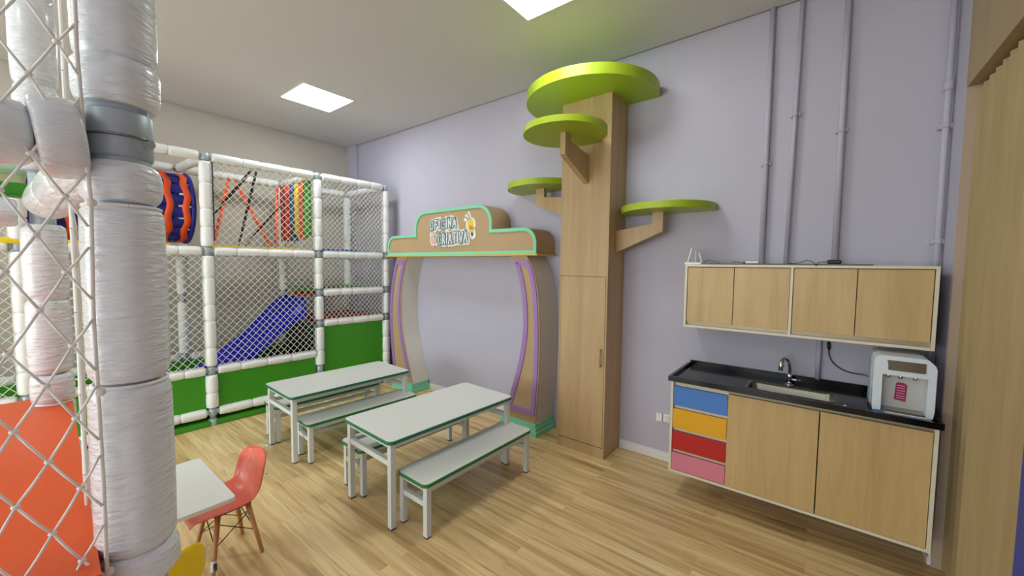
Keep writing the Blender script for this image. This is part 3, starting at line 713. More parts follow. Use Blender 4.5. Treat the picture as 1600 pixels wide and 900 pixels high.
for dx, dz_ in ((-0.025, 0.0), (0.0, -0.004), (0.02, -0.03), (-0.018, -0.03), (-0.02, 0.03)): mb.prism(ell(-3.512+dx, 1.88+dz_, 0.0055, 0.0055)[:-1], off(-0.0145), off(-0.013), 'xz')
mb.build('cup_dots', M['signred'], s_)

# ------------------------------------------------------------------ tables and benches
def top_board(t, name, w_, l_, z, th, m_top, m_edge, r=0.035):
    o = MB().prism(rrect(-w_/2+0.004, w_/2-0.004, -l_/2+0.004, l_/2-0.004, r), z-0.002, z, 'xy').build(name, m_top, t, local=True)
    e = MB().prism(rrect(-w_/2, w_/2, -l_/2, l_/2, r+0.003), z-th, z-0.002, 'xy').build('edge_band', m_edge, o, local=True)
    return o
def make_table(label, cat, group, w_, l_, z, leg, m_edge, xin, yin, bench=False, loc=(0, 0, 0), rz=0, name='table'):
    t = thing(name, label, cat, loc, rz, group)
    top_board(t, 'tabletop' if not bench else 'seat', w_, l_, z, 0.022, M['tabletop'], m_edge)
    hx, hy = w_/2-xin-leg/2, l_/2-yin-leg/2
    zt_ = z-0.022
    for sx in (-1, 1):
        for sy in (-1, 1):
            lg = MB().box(sx*hx-leg/2, sx*hx+leg/2, sy*hy-leg/2, sy*hy+leg/2, 0.008, zt_, 0.002).build('leg', M['metalwhite'], t, local=True)
            MB().box(sx*hx-leg/2+0.001, sx*hx+leg/2-0.001, sy*hy-leg/2+0.001, sy*hy+leg/2-0.001, 0.0, 0.008).build('foot_cap', M['foot'], lg, local=True)
    mb = MB(); a = leg*0.8
    for sx in (-1, 1): mb.box(sx*hx-a/2, sx*hx+a/2, -hy+leg/2, hy-leg/2, zt_-0.03, zt_)
    for sy in (-1, 1): mb.box(-hx+leg/2, hx-leg/2, sy*hy-a/2, sy*hy+a/2, zt_-0.03, zt_)
    mb.build('apron', M['metalwhite'], t, local=True)
    zc = z*0.73 if not bench else z*0.60
    for sy in (-1, 1): MB().box(-hx+leg/2, hx-leg/2, sy*hy-a/2, sy*hy+a/2, zc-0.016, zc+0.016).build('cross_bar', M['metalwhite'], t, local=True)
    if bench: MB().box(-a/2, a/2, -hy+leg/2-0.01, hy-leg/2+0.01, zc-0.014, zc+0.014).build('stretcher', M['metalwhite'], t, local=True)
    else:
        MB().box(-hx-a/2, -hx+a/2, -hy+leg/2, hy-leg/2, zc-0.012, zc+0.012).build('stretcher', M['metalwhite'], t, local=True)
    return t
G1 = 'white children tables with green edges'; G2 = 'white benches with green edges'
def rot(cx, cy, dx, dy, a): return (cx+dx*math.cos(a)-dy*math.sin(a), cy+dx*math.sin(a)+dy*math.cos(a), 0)
make_table('white children table with green edge, the nearer one, in front of the arch', 'table', G1, 0.565, 1.12, 0.555, 0.036, M['greenedge'], 0.02, 0.02, loc=(-2.195, 1.895, 0), rz=math.radians(-2.4))
make_table('white children table with green edge, the farther one beside the netted play frame', 'table', G1, 0.570, 1.11, 0.545, 0.036, M['greenedge'], 0.02, 0.02, loc=(-3.475, 1.870, 0), rz=math.radians(-2.0))
make_table('white bench on the right of the nearer table, closest to the cabinets', 'bench', G2, 0.285, 1.035, 0.335, 0.034, M['greenbench'], 0.012, 0.02, True, loc=(-1.855, 1.930, 0), rz=math.radians(-0.9), name='bench')
make_table('white bench pushed under the left side of the nearer table', 'bench', G2, 0.285, 1.035, 0.335, 0.034, M['greenbench'], 0.012, 0.02, True, loc=(-2.505, 1.925, 0), rz=math.radians(-2.2), name='bench')
make_table('white bench on the right of the farther table, in the gap between the two tables', 'bench', G2, 0.27, 1.035, 0.325, 0.034, M['greenbench'], 0.012, 0.02, True, loc=(-3.225, 1.910, 0), rz=math.radians(-3.2), name='bench')
make_table('white bench behind the farther table, against the green play frame', 'bench', G2, 0.285, 1.035, 0.325, 0.034, M['greenbench'], 0.012, 0.02, True, loc=(-3.835, 1.900, 0), rz=math.radians(-2.0), name='bench')

# ------------------------------------------------------------------ padded play frames
def padded(mb, p0, p1, r, seg=0.21, n=14, jit=0.0, ends=True):
    """foam sleeve: bulging segments pinched where they are tied"""
    p0 = Vector(p0); p1 = Vector(p1); L_ = (p1-p0).length; k = max(1, round(L_/seg)); path = []; rad = []
    cuts = [0]+[(i+(random.random()-0.5)*jit)/k for i in range(1, k)]+[1]
    for i in range(k):
        for u in (0.0, 0.03, 0.09, 0.25, 0.5, 0.75, 0.91, 0.97, 1.0):
            if i and u == 0.0: continue
            uu_ = cuts[i]+(cuts[i+1]-cuts[i])*u
            f = {0.0: 0.78, 0.03: 0.93, 0.09: 0.985, 0.25: 1.01, 0.5: 1.03, 0.75: 1.01, 0.91: 0.985, 0.97: 0.93, 1.0: 0.78}[u]
            path.append(p0+(p1-p0)*uu_); rad.append(r*f)
    mb.ring_path(path, rad, n)
    return mb
def net(mb, O, U, V, du, dv, r, jit=0.0, knots=0.0):
    """diamond netting over the parallelogram O, O+U, O+V"""
    O = Vector(O); U = Vector(U); V = Vector(V); W_, H_ = U.length, V.length; u = U/W_; v = V/H_
    nu, nv = W_/du, H_/dv
    for sgn in (1, -1):
        lo, hi = (0, nu+nv) if sgn == 1 else (-nv, nu)
        k = math.floor(lo)+0.5
        while k < hi:
            # points with a + sgn*b = k in units
            cand = []
            for a, b in ((0, sgn*k), (nu, sgn*(k-nu)), (k, 0), (k-sgn*nv, nv)):
                if -1e-6 <= a <= nu+1e-6 and -1e-6 <= b <= nv+1e-6: cand.append((a, b))
            if len(cand) >= 2:
                cand.sort(); a, b = cand[0], cand[-1]
                if abs(a[0]-b[0]) > 0.05:
                    mb.ring_path([O+u*a[0]*du+v*a[1]*dv, O+u*b[0]*du+v*b[1]*dv], r, 4, cap=False, smooth=False)
            k += 1
    return mb

PF = thing('play_frame', 'netted play frame with white foam posts and blue slide along the beige wall', 'play structure', (-5.0, 1.6, 0))
PR = 0.050; RR = 0.045
FX = {0: -4.66, 1: -4.63, 2: -4.595, 3: -4.56}; FYy = {0: 0.04, 1: 1.168, 2: 2.205, 3: 3.075}
BXX = -5.48; BY = {0: 0.04, 1: 1.15, 2: 2.18, 3: 3.06}
FXm, FYm = -4.69, -1.08
ZT_, ZMM, ZL, ZBo = 2.59, 1.70, 0.545, 0.132
def post(x, y, joints, top=ZT_, base=0.0, r=PR):
    p = MB().cyl((x, y, base), (x, y, top+0.02), 0.024, 14).build('post', M['galv'], PF)
    mb = MB(); zs = sorted([base+0.03]+joints+[top])
    for a, b in zip(zs[:-1], zs[1:]):
        if b-a > 0.12: padded(mb, (x, y, a+0.045), (x, y, b-0.045), r, 0.2, jit=0.5)
    mb.build('foam_sleeve', M['sleeve'], p)
    for j in joints+[top, base+0.03]:
        MB().ring_path([(x, y, j-0.035), (x, y, j-0.03), (x, y, j+0.03), (x, y, j+0.035)], [0.03, 0.036, 0.036, 0.03], 14).build('clamp', M['galv'], p)
post(FX[1], FYy[1], [ZBo, ZL, ZMM]); post(FX[2], FYy[2], [0.36, 0.895, 1.255, ZMM]); post(FX[3], FYy[3], [0.895, 1.255, ZMM])
post(FX[0], FYy[0], [ZBo, ZL, ZMM]); post(FXm, FYm, [ZBo, ZL, ZMM])
for i in (1, 2, 3): post(BXX, BY[i], [ZL, 1.2, ZMM])
post(BXX, BY[0], [ZL, ZMM]); post(BXX, -1.08, [ZL, ZMM])
def rail(p0, p1, r=RR, g=0.05, m_='sleeve', seg=0.21):
    p0 = Vector(p0); p1 = Vector(p1); d = (p1-p0).normalized()
    o = MB(); padded(o, p0+d*g, p1-d*g, r, seg, jit=0.5); q = o.build('rail', M[m_], PF)
    MB().cyl(p0+d*0.02, p0+d*(g+0.01), 0.026, 12).build('rail_pipe', M['galv'], q); MB().cyl(p1-d*0.02, p1-d*(g+0.01), 0.026, 12).build('rail_pipe', M['galv'], q)
F = {i: (FX[i], FYy[i]) for i in FX}; F[-1] = (FXm, FYm)
def fr(i, j, z, **k): rail((*F[i], z), (*F[j], z), **k)
for z in (ZT_, ZMM, ZL, ZBo):
    fr(0, 1, z); fr(1, 2, z); fr(-1, 0, z)
for z in (ZT_, ZMM, 1.255, 0.895): fr(2, 3, z)
B = {i: (BXX, BY[i]) for i in BY}; B[-1] = (BXX, -1.08)
for i, j in ((-1, 0), (0, 1), (1, 2), (2, 3)):
    for z in (ZT_, ZMM, ZL): rail((*B[i], z), (*B[j], z))
for i in (-1, 0, 1, 2, 3): rail((*F[i], ZT_), (*B[i], ZT_), g=0.06)
for i in (-1, 0, 1, 2, 3): rail((*F[i], ZMM), (*B[i], ZMM), g=0.06)
rail((BXX+0.05, 2.25, 1.2), (BXX+0.05, 2.98, 1.2), r=0.035, m_='redvinyl', g=0.02)
# vinyl panels and pads
def fpanel(i, j, z0, z1, m_, name='front_panel', inset=0.0, th=0.02, lab=None):
    a = Vector((*F[i], 0)); b = Vector((*F[j], 0)); d = (b-a).normalized(); nrm = Vector((-d.y, d.x, 0))
    a2 = a+d*0.045; b2 = b-d*0.045; mb = MB()
    vs = [p+nrm*s_+Vector((0, 0, z)) for p in (a2, b2) for s_ in (0, th) for z in (z0, z1)]
    mb.add(vs, [(0, 1, 3, 2), (4, 6, 7, 5), (0, 4, 5, 1), (2, 3, 7, 6), (0, 2, 6, 4), (1, 5, 7, 3)])
    return tag(mb.build(name, M[m_], PF), lab)
fpanel(0, 1, 0.15, 0.53, 'green'); fpanel(1, 2, 0.15, 0.53, 'green'); fpanel(2, 3, 0.05, 0.885, 'green'); fpanel(-1, 0, 0.15, 0.53, 'green')
MB().box(-5.7, -4.60, -1.1, 2.28, 0.0, 0.055, 0.012).build('floor_mat', M['green'], PF)
tag(MB().box(BXX+0.03, -4.72, -1.02, 2.15, 0.34, 0.40, 0.012).build('floor_pad', M['green'], PF), 'green pad behind the low rail')
tag(MB().box(BXX+0.02, -4.60, 2.24, 3.03, 0.885, 0.925, 0.012).build('floor_pad', M['redvinyl'], PF), 'orange-red pad')
tag(MB().box(BXX+0.02, -4.60, 2.24, 3.03, 1.255, 1.292, 0.012).build('floor_pad', M['green'], PF), 'green pad on the upper step')
tag(MB().box(BXX+0.02, -4.62, 1.2, 2.17, 1.715, 1.758, 0.012).build('floor_pad', M['yellow'], PF), 'yellow pad of the upper floor')
tag(MB().box(BXX+0.02, -4.62, -1.0, 0.9, 1.715, 1.758, 0.012).build('floor_pad', M['yellow'], PF), 'yellow pad beyond the crawl tunnel')
mb = MB()
for i in range(9): mb.box(-5.42, -4.575, 2.255+0.0525*i, 2.255+0.0525*(i+0.92), 1.725, 1.768, 0.014)
tag(mb.build('ribbed_pad', M['bluevinyl'], PF), 'blue ribbed pad')
tag(MB().box(-5.44, -5.42, -1.02, 2.15, 0.08, 0.52).build('back_panel', M['green'], PF), 'green back panel')
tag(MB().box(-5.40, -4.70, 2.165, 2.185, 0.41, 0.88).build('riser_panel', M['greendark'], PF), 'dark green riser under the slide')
# netting
NU = 0.066; NV = 0.072; NR = 0.0026
def fnet(i, j, z0, z1, du=NU, dv=NV):
    a = Vector((*F[i], 0)); b = Vector((*F[j], 0)); d = (b-a).normalized(); nrm = Vector((d.y, -d.x, 0))
    a2 = a+d*0.05+nrm*0.03; b2 = b-d*0.05+nrm*0.03
    net(MB(), a2+Vector((0, 0, z0)), b2-a2, Vector((0, 0, z1-z0)), du, dv, NR).build('safety_net', M['netfar'], PF, recalc=False)
fnet(0, 1, ZL, ZMM); fnet(1, 2, ZL, ZMM); fnet(1, 2, ZMM+0.05, ZT_); fnet(2, 3, 0.895, 1.255, 0.056, 0.062); fnet(2, 3, 1.255, ZMM, 0.056, 0.062); fnet(2, 3, ZMM, ZT_, 0.056, 0.062)
fnet(-1, 0, ZL, ZMM); fnet(-1, 0, ZMM, ZT_)
net(MB(), (BXX+0.05, 3.10, 0.9), (0.82, 0, 0), (0, 0, 1.68), 0.08, 0.08, 0.002).build('safety_net', M['netfar'], PF, recalc=False)
# twisted border straps on the second post
mb = MB()
for i in range(24):
    z = 1.80+i*0.031; mb.bar((FX[1]+0.045, FYy[1]+0.045+0.004*(i % 2), z), (FX[1]+0.045, FYy[1]+0.049-0.004*(i % 2), z+0.029), 0.010, 0.006)
mb.build('border_strap', M['webblack'], PF)
# elastic straps crossing the upper bay, orange and black
def strap(p0, p1, wd, m_):
    p0 = Vector(p0); p1 = Vector(p1); d = p1-p0; L_ = d.length; d.normalize()
    side = d.cross(Vector((1, 0, 0))).normalized(); nrm = d.cross(side); vs = []; n_ = 20
    for i in range(n_+1):
        a = math.pi*i/n_*1.0
        s2 = side*math.cos(a*0.55-0.4)+nrm*math.sin(a*0.55-0.4)
        c = p0+d*L_*i/n_
        vs += [c+s2*wd/2, c-s2*wd/2]
    fs = [(2*i, 2*i+1, 2*i+3, 2*i+2) for i in range(n_)]
    o = MB().add(vs, fs, True).build('elastic_strap', M[m_], PF, recalc=False)
    md = o.modifiers.new('solid', 'SOLIDIFY'); md.thickness = 0.003
sx = -4.70
strap((sx, 1.58, 2.55), (sx, 1.24, 2.05), 0.028, 'webblack'); strap((sx, 1.625, 2.55), (sx, 1.45, 1.77), 0.026, 'webblack')
strap((-4.75, 1.52, 1.77), (-4.70, 2.10, 2.55), 0.020, 'webblack')
strap((-5.42, 1.59, 2.56), (-4.72, 1.245, 1.77), 0.034, 'weborange'); strap((-5.42, 1.64, 2.56), (-4.72, 1.755, 1.77), 0.032, 'weborange')
strap((-5.42, 2.10, 2.56), (-4.72, 1.81, 1.77), 0.036, 'weborange')
# wavy slide
def slide():
    prof = [(2.13, 1.0), (2.09, 0.995), (2.04, 0.975), (1.95, 0.92), (1.8, 0.815), (1.65, 0.69), (1.5, 0.57), (1.38, 0.49), (1.26, 0.445), (1.1, 0.425), (0.95, 0.42)]
    prof = smooth(prof, 4); nx = 49; x0, x1 = -5.40, -4.72; vs = []
    for (y, z) in prof:
        for i in range(nx):
            u = i/(nx-1); ridge = abs(math.sin(math.pi*u*3))**0.75
            amp = (0.10+0.10*max(0, min(1, (z-0.7)/0.3))) if z > 0.52 else 0.10*max(0.15, (z-0.4)/0.12)
            if i in (0, nx-1): pass
            vs.append((x0+(x1-x0)*u, y, z+amp*ridge))
    fs = [(a*nx+i, a*nx+i+1, (a+1)*nx+i+1, (a+1)*nx+i) for a in range(len(prof)-1) for i in range(nx-1)]
    o = MB().add(vs, fs, True).build('slide', M['slide'], PF)
    md = o.modifiers.new('solid', 'SOLIDIFY'); md.thickness = 0.03; md.offset = -1
    tag(o, 'royal blue three-lane wavy slide')
    mb = MB()
    side = [(y, z+0.012) for y, z in prof if z > 0.44] 
    side2 = [(y, z-0.04) for y, z in prof if z > 0.44]
    mb.prism(side+side2[::-1], -4.722, -4.70, 'yz'); mb.build('slide_side', M['slide'], o)
slide()
# hanging punch rolls
rl = [(-5.29, 2.535, 0.67, 'crimson', 'crimson hanging foam roll, farthest from the net, in the play frame'),
      (-5.17, 2.535, 0.67, 'redorange', 'red-orange hanging foam roll between the crimson and the slate blue one'),
      (-5.03, 2.525, 0.67, 'slate', 'slate blue hanging foam roll inside the play frame'),
      (-4.91, 2.515, 0.58, 'lemon', 'yellow hanging foam roll inside the play frame'),
      (-4.79, 2.525, 0.65, 'orange', 'orange hanging foam roll between the yellow and the green one'),
      (-4.675, 2.535, 0.64, 'grass', 'green hanging foam roll, nearest the front post')]
for x, z, L_, mk, lb in rl:
    y = 2.13
    t = thing('hanging_roll', lb, 'foam roll', (x, y, z-L_), 0, 'coloured foam rolls hanging in the play frame')
    MB().ring_path([(x, y, z-L_), (x, y, z-L_+0.006), (x, y, z-0.01), (x, y, z)], [0.036, 0.042, 0.042, 0.036], 20).build('roll', M['roll_'+mk], t)
    MB().cyl((x, y, z), (x, y, ZT_-0.03), 0.004, 8).build('cord', M['blackplastic'], t)
# crawl tunnel of woven webbing
TUN = thing('crawl_tunnel', 'crawl tunnel woven from navy and orange straps hung in the play frame', 'tunnel', (-5.06, 0.7, 1.76))
tc_ = (-5.06, 2.125); tr = 0.345
def tun_r(y): return tr*(1+0.05*math.sin((y-0.1)*5.2))
def tpoint(y, a, off_=0): r = tun_r(y)+off_; return (tc_[0]+r*math.cos(a), y, tc_[1]+r*math.sin(a))
def band(y0, y1, off_, m_, name, wob=0.01, n=48):
    vs = []
    for k2 in range(n):
        a = 2*math.pi*k2/n; w_ = wob*math.sin(a*9+y0*30)
        vs += [tpoint(y0+w_, a, off_), tpoint(y1+w_, a, off_)]
    fs = [(2*k2, 2*k2+1, (2*k2+3) % (2*n), (2*k2+2) % (2*n)) for k2 in range(n)]
    o = MB().add(vs, fs, True).build(name, M[m_], TUN, recalc=False); md = o.modifiers.new('s', 'SOLIDIFY'); md.thickness = 0.004
for y in (0.12, 0.28, 0.44, 0.60, 0.75, 0.89, 1.02): band(y, y+0.052, 0.011, 'weborange', 'ring_strap')
NS = 18
mb = MB()
for s in range(NS):
    a0 = 2*math.pi*s/NS; a1 = a0+2*math.pi/NS*0.84; ys = [0.05+i*0.08 for i in range(14)]
    vs = []
    for i, y in enumerate(ys):
        o_ = 0.004*(1 if (i//2+s) % 2 else -1)
        vs += [tpoint(y, a0, o_), tpoint(y, (a0+a1)/2, o_+0.002), tpoint(y, a1, o_)]
    fs = []
    for i in range(len(ys)-1): fs += [(3*i, 3*i+1, 3*i+4, 3*i+3), (3*i+1, 3*i+2, 3*i+5, 3*i+4)]
    mb.add(vs, fs, True)
o = mb.build('lengthwise_straps', M['webblue'], TUN, recalc=False); md = o.modifiers.new('s', 'SOLIDIFY'); md.thickness = 0.004
MB().ring_path([tpoint(1.10, 2*math.pi*k2/36, 0.0) for k2 in range(37)], 0.02, 10).build('end_hoop', M['webblue'], TUN)

# ------------------------------------------------------------------ foreground climbing frame (close to the camera)
CF = thing('climbing_frame', 'close-up climbing frame corner with plastic-wrapped foam post, rope net and orange floor pad', 'play structure', (-1.6, 0.1, 0))
QX, QY, QR = -1.055, 0.137, 0.058
p = MB().cyl((QX, QY, 0.0), (QX, QY, 3.1), 0.043, 32).build('post', M['galv'], CF)
def wrapped(segs, x, y, name, par, r=QR, n=40, seed=1, m_='wrap'):
    """foam sleeve wrapped in shrunk plastic, puckered at the ties"""
    rnd = random.Random(seed); mb = MB()
    for (z0, z1, f0, f1) in segs:
        H_ = z1-z0; m2 = max(10, int(H_/0.011)); vs = []
        ph = [rnd.random()*6.28 for _ in range(8)]
        for i in range(m2+1):
            u = i/m2; z = z0+H_*u
            e = min(u, 1-u)*H_
            base_r = r*(1-0.16*math.exp(-e/0.007))*(1+0.015*math.sin(math.pi*u))
            fl = 1+f0*math.exp(-(u*H_)/0.012)+f1*math.exp(-((1-u)*H_)/0.012)
            for k2 in range(n):
                a = 2*math.pi*k2/n
                puck = 0.022*math.exp(-e/0.035)*math.sin(11*a+ph[0]+3*math.sin(a*2+ph[1]))
                wr = 0.006*math.sin(z*430+2.2*math.sin(3*a+ph[2]))*(0.5+0.5*math.sin(2*a+ph[3]+z*20)) + 0.010*math.sin(2*a+ph[4]+z*9)
                q = base_r*fl*(1+puck+wr*0.6)
                vs.append((x+q*math.cos(a), y+q*math.sin(a), z))
        fs = [(i*n+k2, i*n+(k2+1) % n, (i+1)*n+(k2+1) % n, (i+1)*n+k2) for i in range(m2) for k2 in range(n)]
        mb.add(vs, fs, True); mb.add([vs[k2] for k2 in range(n)], [tuple(range(n))]); mb.add(vs[-n:], [tuple(range(n))])
    return mb.build(name, M[m_], par)
wrapped([(1.962, 2.30, 0, 0), (2.31, 2.62, 0, 0), (2.63, 2.95, 0, 0), (1.703, 1.375-0.0, 0, 0)][:3], QX, QY, 'foam_sleeve', p, seed=3)
wrapped([(1.885, 1.965, 0.03, 0.06)], QX, QY, 'sleeve_cuff', p, r=0.060, seed=5)
wrapped([(1.708, 1.782, -0.04, -0.12)], QX, QY, 'sleeve_cuff', p, r=0.059, seed=6)
wrapped([(1.372, 1.703, 0, 0)], QX, QY, 'foam_sleeve', p, r=0.0595, seed=8)
wrapped([(1.035, 1.366, 0, 0)], QX, QY, 'foam_sleeve', p, r=0.060, seed=9)
wrapped([(0.975, 1.036, 0.10, 0.0)], QX, QY, 'sleeve_cuff', p, r=0.063, seed=10)
wrapped([(0.42, 0.86, 0, 0), (0.05, 0.41, 0, 0)], QX, QY, 'foam_sleeve', p, r=0.058, seed=12)
# clamp with bolt on the bare pipe
c = MB(); c.ring_path([(QX, QY, 1.790), (QX, QY, 1.795), (QX, QY, 1.872), (QX, QY, 1.876)], [0.044, 0.047, 0.047, 0.044], 36); c.build('clamp', M['galv'], p)
b_ = MB(); bx, by, bz = QX+0.027, QY+0.036, 1.822
b_.cyl((bx-0.012, by-0.006, bz), (bx+0.010, by+0.0, bz), 0.009, 14); b_.cyl((bx+0.010, by+0.0, bz), (bx+0.014, by+0.001, bz), 0.0055, 6)
b_.build('bolt', M['galv'], p)
MB().ring_path([(QX+0.049*math.cos(a), QY+0.049*math.sin(a), 1.828) for a in [math.radians(-80+i*10) for i in range(13)]], 0.0022, 6).build('clamp_seam', M['steel'], p)
# rails meeting the post: one to the left, one going away
def crail(p0, p1, r, m_='wrap', seg=0.3, n=32):
    mb = MB(); padded(mb, p0, p1, r, seg, n=n); return mb.build('rail', M[m_], CF)
crail((-1.04, 0.088, 1.812), (-1.04, 0.030, 1.805), 0.066, seg=0.08)
crail((-1.04, 0.030, 1.805), (-1.04, -0.9, 1.800), 0.054)
crail((QX, -1.0, 0.93), (QX, QY-0.05, 0.93), 0.055)
crail((QX-0.08, QY-0.012, 1.80), (-2.02, 0.085, 1.79), 0.058, seg=0.32)
crail((QX-0.06, QY-0.01, 0.95), (-2.05, 0.08, 0.95), 0.05)
crail((-2.12, 0.02, 1.755), (-2.12, -0.95, 1.755), 0.048, seg=0.2)
# posts further in
def cpost(x, y, r, z0, z1, m_='wrap'):
    pp = MB().cyl((x, y, z0), (x, y, z1), 0.03, 16).build('post', M['galv'], CF)
    mb = MB(); padded(mb, (x, y, z0+0.02), (x, y, 1.20), r*0.97, 0.1, n=24); padded(mb, (x, y, 1.205), (x, y, 1.72), r, 0.32, n=24, jit=0.0); padded(mb, (x, y, 1.90), (x, y, z1-0.02), r, 0.30, n=24)
    mb.build('foam_sleeve', M[m_], pp)
cpost(-2.12, 0.075, 0.054, 0.0, 3.05)
cpost(-2.12, -1.0, 0.054, 0.0, 3.05); cpost(-1.055, -1.0, 0.054, 0.0, 3.05)
# orange floor pad and inner pads
tag(MB().prism([(-2.20, -0.98), (-0.955, -0.98), (-0.955, 0.076), (-2.20, 0.122)], 0.99, (lambda q: 1.06+(-0.955-q[0])*0.033), 'xy').build('floor_pad', M['orangevinyl'], CF), 'orange vinyl floor pad')
tag(MB().box(-2.25, -2.16, -0.95, 0.06, 1.815, 1.862, 0.012).build('beam_pad', M['green'], CF), 'bright green padded beam')
tag(MB().box(-2.60, -2.26, -0.95, 0.05, 1.90, 1.935, 0.015).build('upper_pad', mat('pale_green_vinyl', (176, 206, 176), 0.4), CF), 'pale green pad')
# rope net on the near side
rp = MB(); kn = MB(); dy, dz2 = 0.068, 0.1255; rnd = random.Random(4); XN = -1.0
def kp(i, j):
    rr_ = random.Random(i*131+j*17)
    return Vector((XN+0.004*(rr_.random()-0.5), 0.0255-0.068*i-0.034*(j % 2)+0.006*(rr_.random()-0.5), 1.641+0.0627*-j+0.006*(rr_.random()-0.5)))
YE = 0.085
for j in range(-12, 12):
    for i in range(-4, 7):
        a = kp(i, j)
        if a.y <= YE: rp.sphere(a, 0.0046, 8, (0.8, 1.2, 1.0))
        for di in (0, 1):
            b = kp(i + (0 if (j % 2 == 0) else 1) - di, j+1); a2, b2 = a.copy(), b.copy()
            if a2.y > YE and b2.y > YE: continue
            if b2.y > YE: b2 = a+(b-a)*((YE-a.y)/(b.y-a.y))
            if a2.y > YE: a2 = b+(a-b)*((YE-b.y)/(a.y-b.y))
            mid = (a2+b2)/2+Vector((0.002, 0, -0.0012))
            rp.ring_path([a2, mid, b2], 0.0021, 7)
rp.build('rope_net', M['rope'], CF)
P = [(XN+0.006, 0.080, 3.0), (XN+0.006, 0.083, 2.2), (XN, 0.082, 1.95), (XN-0.002, 0.086, 1.80), (XN-0.004, 0.090, 1.70), (XN-0.004, 0.086, 1.5), (XN-0.004, 0.087, 1.36), (XN-0.004, 0.088, 1.2), (XN-0.003, 0.087, 1.03), (XN-0.003, 0.085, 0.9)]
MB().ring_path(P, 0.0032, 8).build('edge_rope', M['rope'], CF)
for z in (1.70, 1.365, 1.03):
    mb = MB(); mb.ring_path([(QX+0.0535*math.cos(a), QY+0.0535*math.sin(a), z) for a in [2*math.pi*i/30 for i in range(31)]], 0.0035, 6, cap=False)
    mb.sphere((XN-0.003, 0.090, z), 0.008, 8); mb.build('tie', M['rope'], CF)
# side net between the two posts, seen along its plane
net(MB(), (-1.12, 0.073, 1.10), (-0.98, 0.077, 0), (0, 0, 0.62), 0.085, 0.16, 0.0022).build('side_net', M['rope'], CF, recalc=False)
net(MB(), (-1.12, 0.073, 1.87), (-0.98, 0.077, 0), (0, 0, 1.1), 0.085, 0.16, 0.0022).build('side_net', M['rope'], CF, recalc=False)

# ------------------------------------------------------------------ small table and children chairs
t = thing('small_table', 'small white square table half hidden behind the wrapped foam post', 'table', (-2.40, 0.30, 0))
MB().prism(rrect(-2.70, -2.115, 0.0, 0.612, 0.02), 0.482, 0.50, 'xy').build('tabletop', M['tabletop'], t)
MB().cyl((-2.42, 0.28, 0.03), (-2.42, 0.28, 0.47), 0.03, 24).box(-2.54, -2.30, 0.16, 0.40, 0.47, 0.482).build('pedestal', M['metalwhite'], t)
MB().ring_path([(-2.42, 0.28, 0), (-2.42, 0.28, 0.012), (-2.42, 0.28, 0.03)], [0.19, 0.185, 0.05], 36).build('foot_plate', M['metalwhite'], t)

def shell_surface(grow=0.0, nu=17, lay=1):
    """moulded seat shell, facing -Y; returns verts, faces"""
    prof = [(-0.185, 0.288, 0.105), (-0.175, 0.302, 0.125), (-0.13, 0.305, 0.148), (-0.06, 0.298, 0.158), (0.02, 0.293, 0.160), (0.08, 0.300, 0.155), (0.118, 0.325, 0.148), (0.138, 0.365, 0.152), (0.150, 0.41, 0.152), (0.162, 0.46, 0.146), (0.172, 0.50, 0.128), (0.178, 0.522, 0.095), (0.180, 0.531, 0.045)]
    P = prof
    # dense catmull interpolation on three components
    out = []
    Q = [Vector(p_) for p_ in P]
    for i in range(len(Q)-1):
        a = Q[max(i-1, 0)]; b = Q[i]; c = Q[i+1]; e = Q[min(i+2, len(Q)-1)]
        for s in range(3):
            u = s/3; out.append(0.5*((2*b)+(c-a)*u+(2*a-5*b+4*c-e)*u*u+(3*b-a-3*c+e)*u**3))
    out.append(Q[-1]); vs = []
    m_ = len(out)
    for i, q in enumerate(out):
        tdir = (out[min(i+1, m_-1)]-out[max(i-1, 0)]); ty, tz = tdir.x, tdir.y; l_ = math.hypot(ty, tz) or 1
        ny, nz = -tz/l_, ty/l_       # towards the sitter
        frac = i/(m_-1)
        curl = 0.045*math.sin(min(1, frac*1.7+0.12)*math.pi*0.5) * (1 if frac < 0.75 else 1-(frac-0.75)*2.4)
        for k2 in range(nu):
            s = (k2/(nu-1))*2-1
            x = s*(q.z+grow); d_2 = curl*abs(s)**2.6 + grow*0.8*lay
            vs.append((x, q.x+ny*d_2, q.y+nz*d_2))
    fs = [(i*nu+k2, i*nu+k2+1, (i+1)*nu+k2+1, (i+1)*nu+k2) for i in range(m_-1) for k2 in range(nu-1)]
    return vs, fs
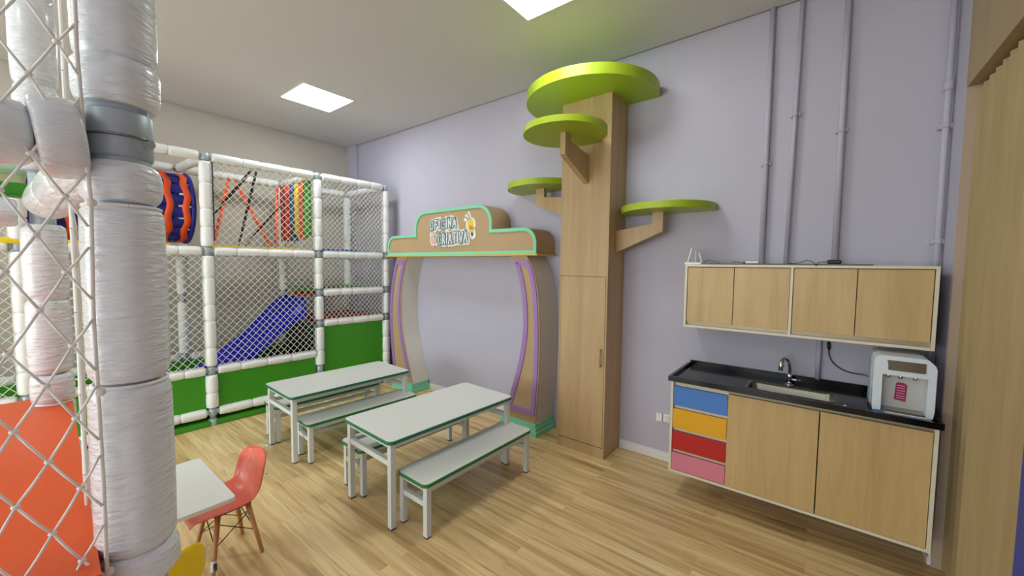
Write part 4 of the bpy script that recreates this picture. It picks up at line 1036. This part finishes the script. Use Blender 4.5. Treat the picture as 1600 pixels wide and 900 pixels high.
def chair(label, loc, rz, m_, wrap_seed, tagged):
    t = thing('kids_chair', label, 'chair', loc, rz)
    vs, fs = shell_surface()
    o = MB().add(vs, fs, True).build('seat_shell', m_, t, local=True); md = o.modifiers.new('s', 'SOLIDIFY'); md.thickness = 0.008; md.offset = 0
    md = o.modifiers.new('sub', 'SUBSURF'); md.levels = 1; md.render_levels = 1
    for sx_ in (-1, 1):
        for sy_, yo in ((-1, -0.115), (1, 0.115)):
            lg = MB().ring_path([(sx_*0.125, yo, 0), (sx_*0.125, yo, 0.004), (sx_*0.075, yo*0.6, 0.285)], [0.0085, 0.010, 0.0135], 14).build('leg', M['beech'], t, local=True)
            if tagged and sx_ == 1 and sy_ == -1:
                mbt = MB(); mbt.ring_path([(sx_*0.1205, yo*0.965, 0.035), (sx_*0.112, yo*0.9, 0.085)], [0.0125, 0.0132], 14, cap=False); mbt.build('paper_tag', M['paper'], lg, local=True)
                mbt = MB()
                for q in range(5): mbt.box(0.128, 0.1345, -0.113+0.0, -0.098, 0.040+q*0.008, 0.0435+q*0.008)
                mbt.build('tag_print', M['black'], lg, local=True)
    wr = MB()
    for a, b in (((-0.10, -0.09, 0.15), (0.10, 0.09, 0.15)),): pass
    A = lambda sx_, sy_, z: (sx_*(0.125-0.05*z/0.285), sy_*(0.115-0.046*z/0.285), z)
    for q0, q1 in (((-1, -1), (1, -1)), ((1, -1), (1, 1)), ((1, 1), (-1, 1)), ((-1, 1), (-1, -1))):
        wr.cyl(A(*q0, 0.245), A(*q1, 0.135), 0.0025, 8); wr.cyl(A(*q0, 0.135), A(*q1, 0.245), 0.0025, 8)
    for sx_ in (-1, 1): wr.bar((sx_*0.075, -0.085, 0.284), (sx_*0.075, 0.085, 0.284), 0.014, 0.006); 
    wr.bar((-0.08, 0, 0.285), (0.08, 0, 0.285), 0.02, 0.006)
    wr.build('wire_brace', M['blackwire'], t, local=True)
    rnd = random.Random(wrap_seed)
    wb = MB()
    for lay in (1,):
        vs, fs = shell_surface(grow=0.012, lay=lay)
        wb.add([(v[0]+(rnd.random()-0.5)*0.004, v[1]+(rnd.random()-0.5)*0.004, v[2]+(rnd.random()-0.5)*0.004) for v in vs], fs, True)
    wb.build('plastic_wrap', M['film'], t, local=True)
    # loose bag corners standing off the shell
    def flap(c, u, v, n_=9, amp=0.012):
        c, u, v = Vector(c), Vector(u), Vector(v); nn = u.cross(v).normalized(); q = []
        for i in range(n_):
            for j in range(n_):
                a, b = i/(n_-1), j/(n_-1)
                q.append(c+u*a*(1-0.45*b)+v*b+nn*amp*(rnd.random()-0.5)*2)
        return MB().add(q, [(i*n_+j, i*n_+j+1, (i+1)*n_+j+1, (i+1)*n_+j) for i in range(n_-1) for j in range(n_-1)], True).build('loose_film', M['film2'], t, local=True)
    flap((-0.13, 0.10, 0.36), (0, 0.05, 0.12), (-0.05, -0.07, 0.02)); flap((0.05, 0.18, 0.50), (-0.12, 0.0, 0.03), (0.02, 0.04, 0.035)); flap((0.10, -0.18, 0.30), (-0.2, 0.0, 0.0), (0.0, -0.035, -0.05))
    return t
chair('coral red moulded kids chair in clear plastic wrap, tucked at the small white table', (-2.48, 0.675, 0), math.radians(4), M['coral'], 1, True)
chair('yellow moulded kids chair in clear plastic wrap, mostly hidden behind the foam post', (-1.975, 0.275, 0), math.radians(-84), M['yellowplastic'], 2, False)
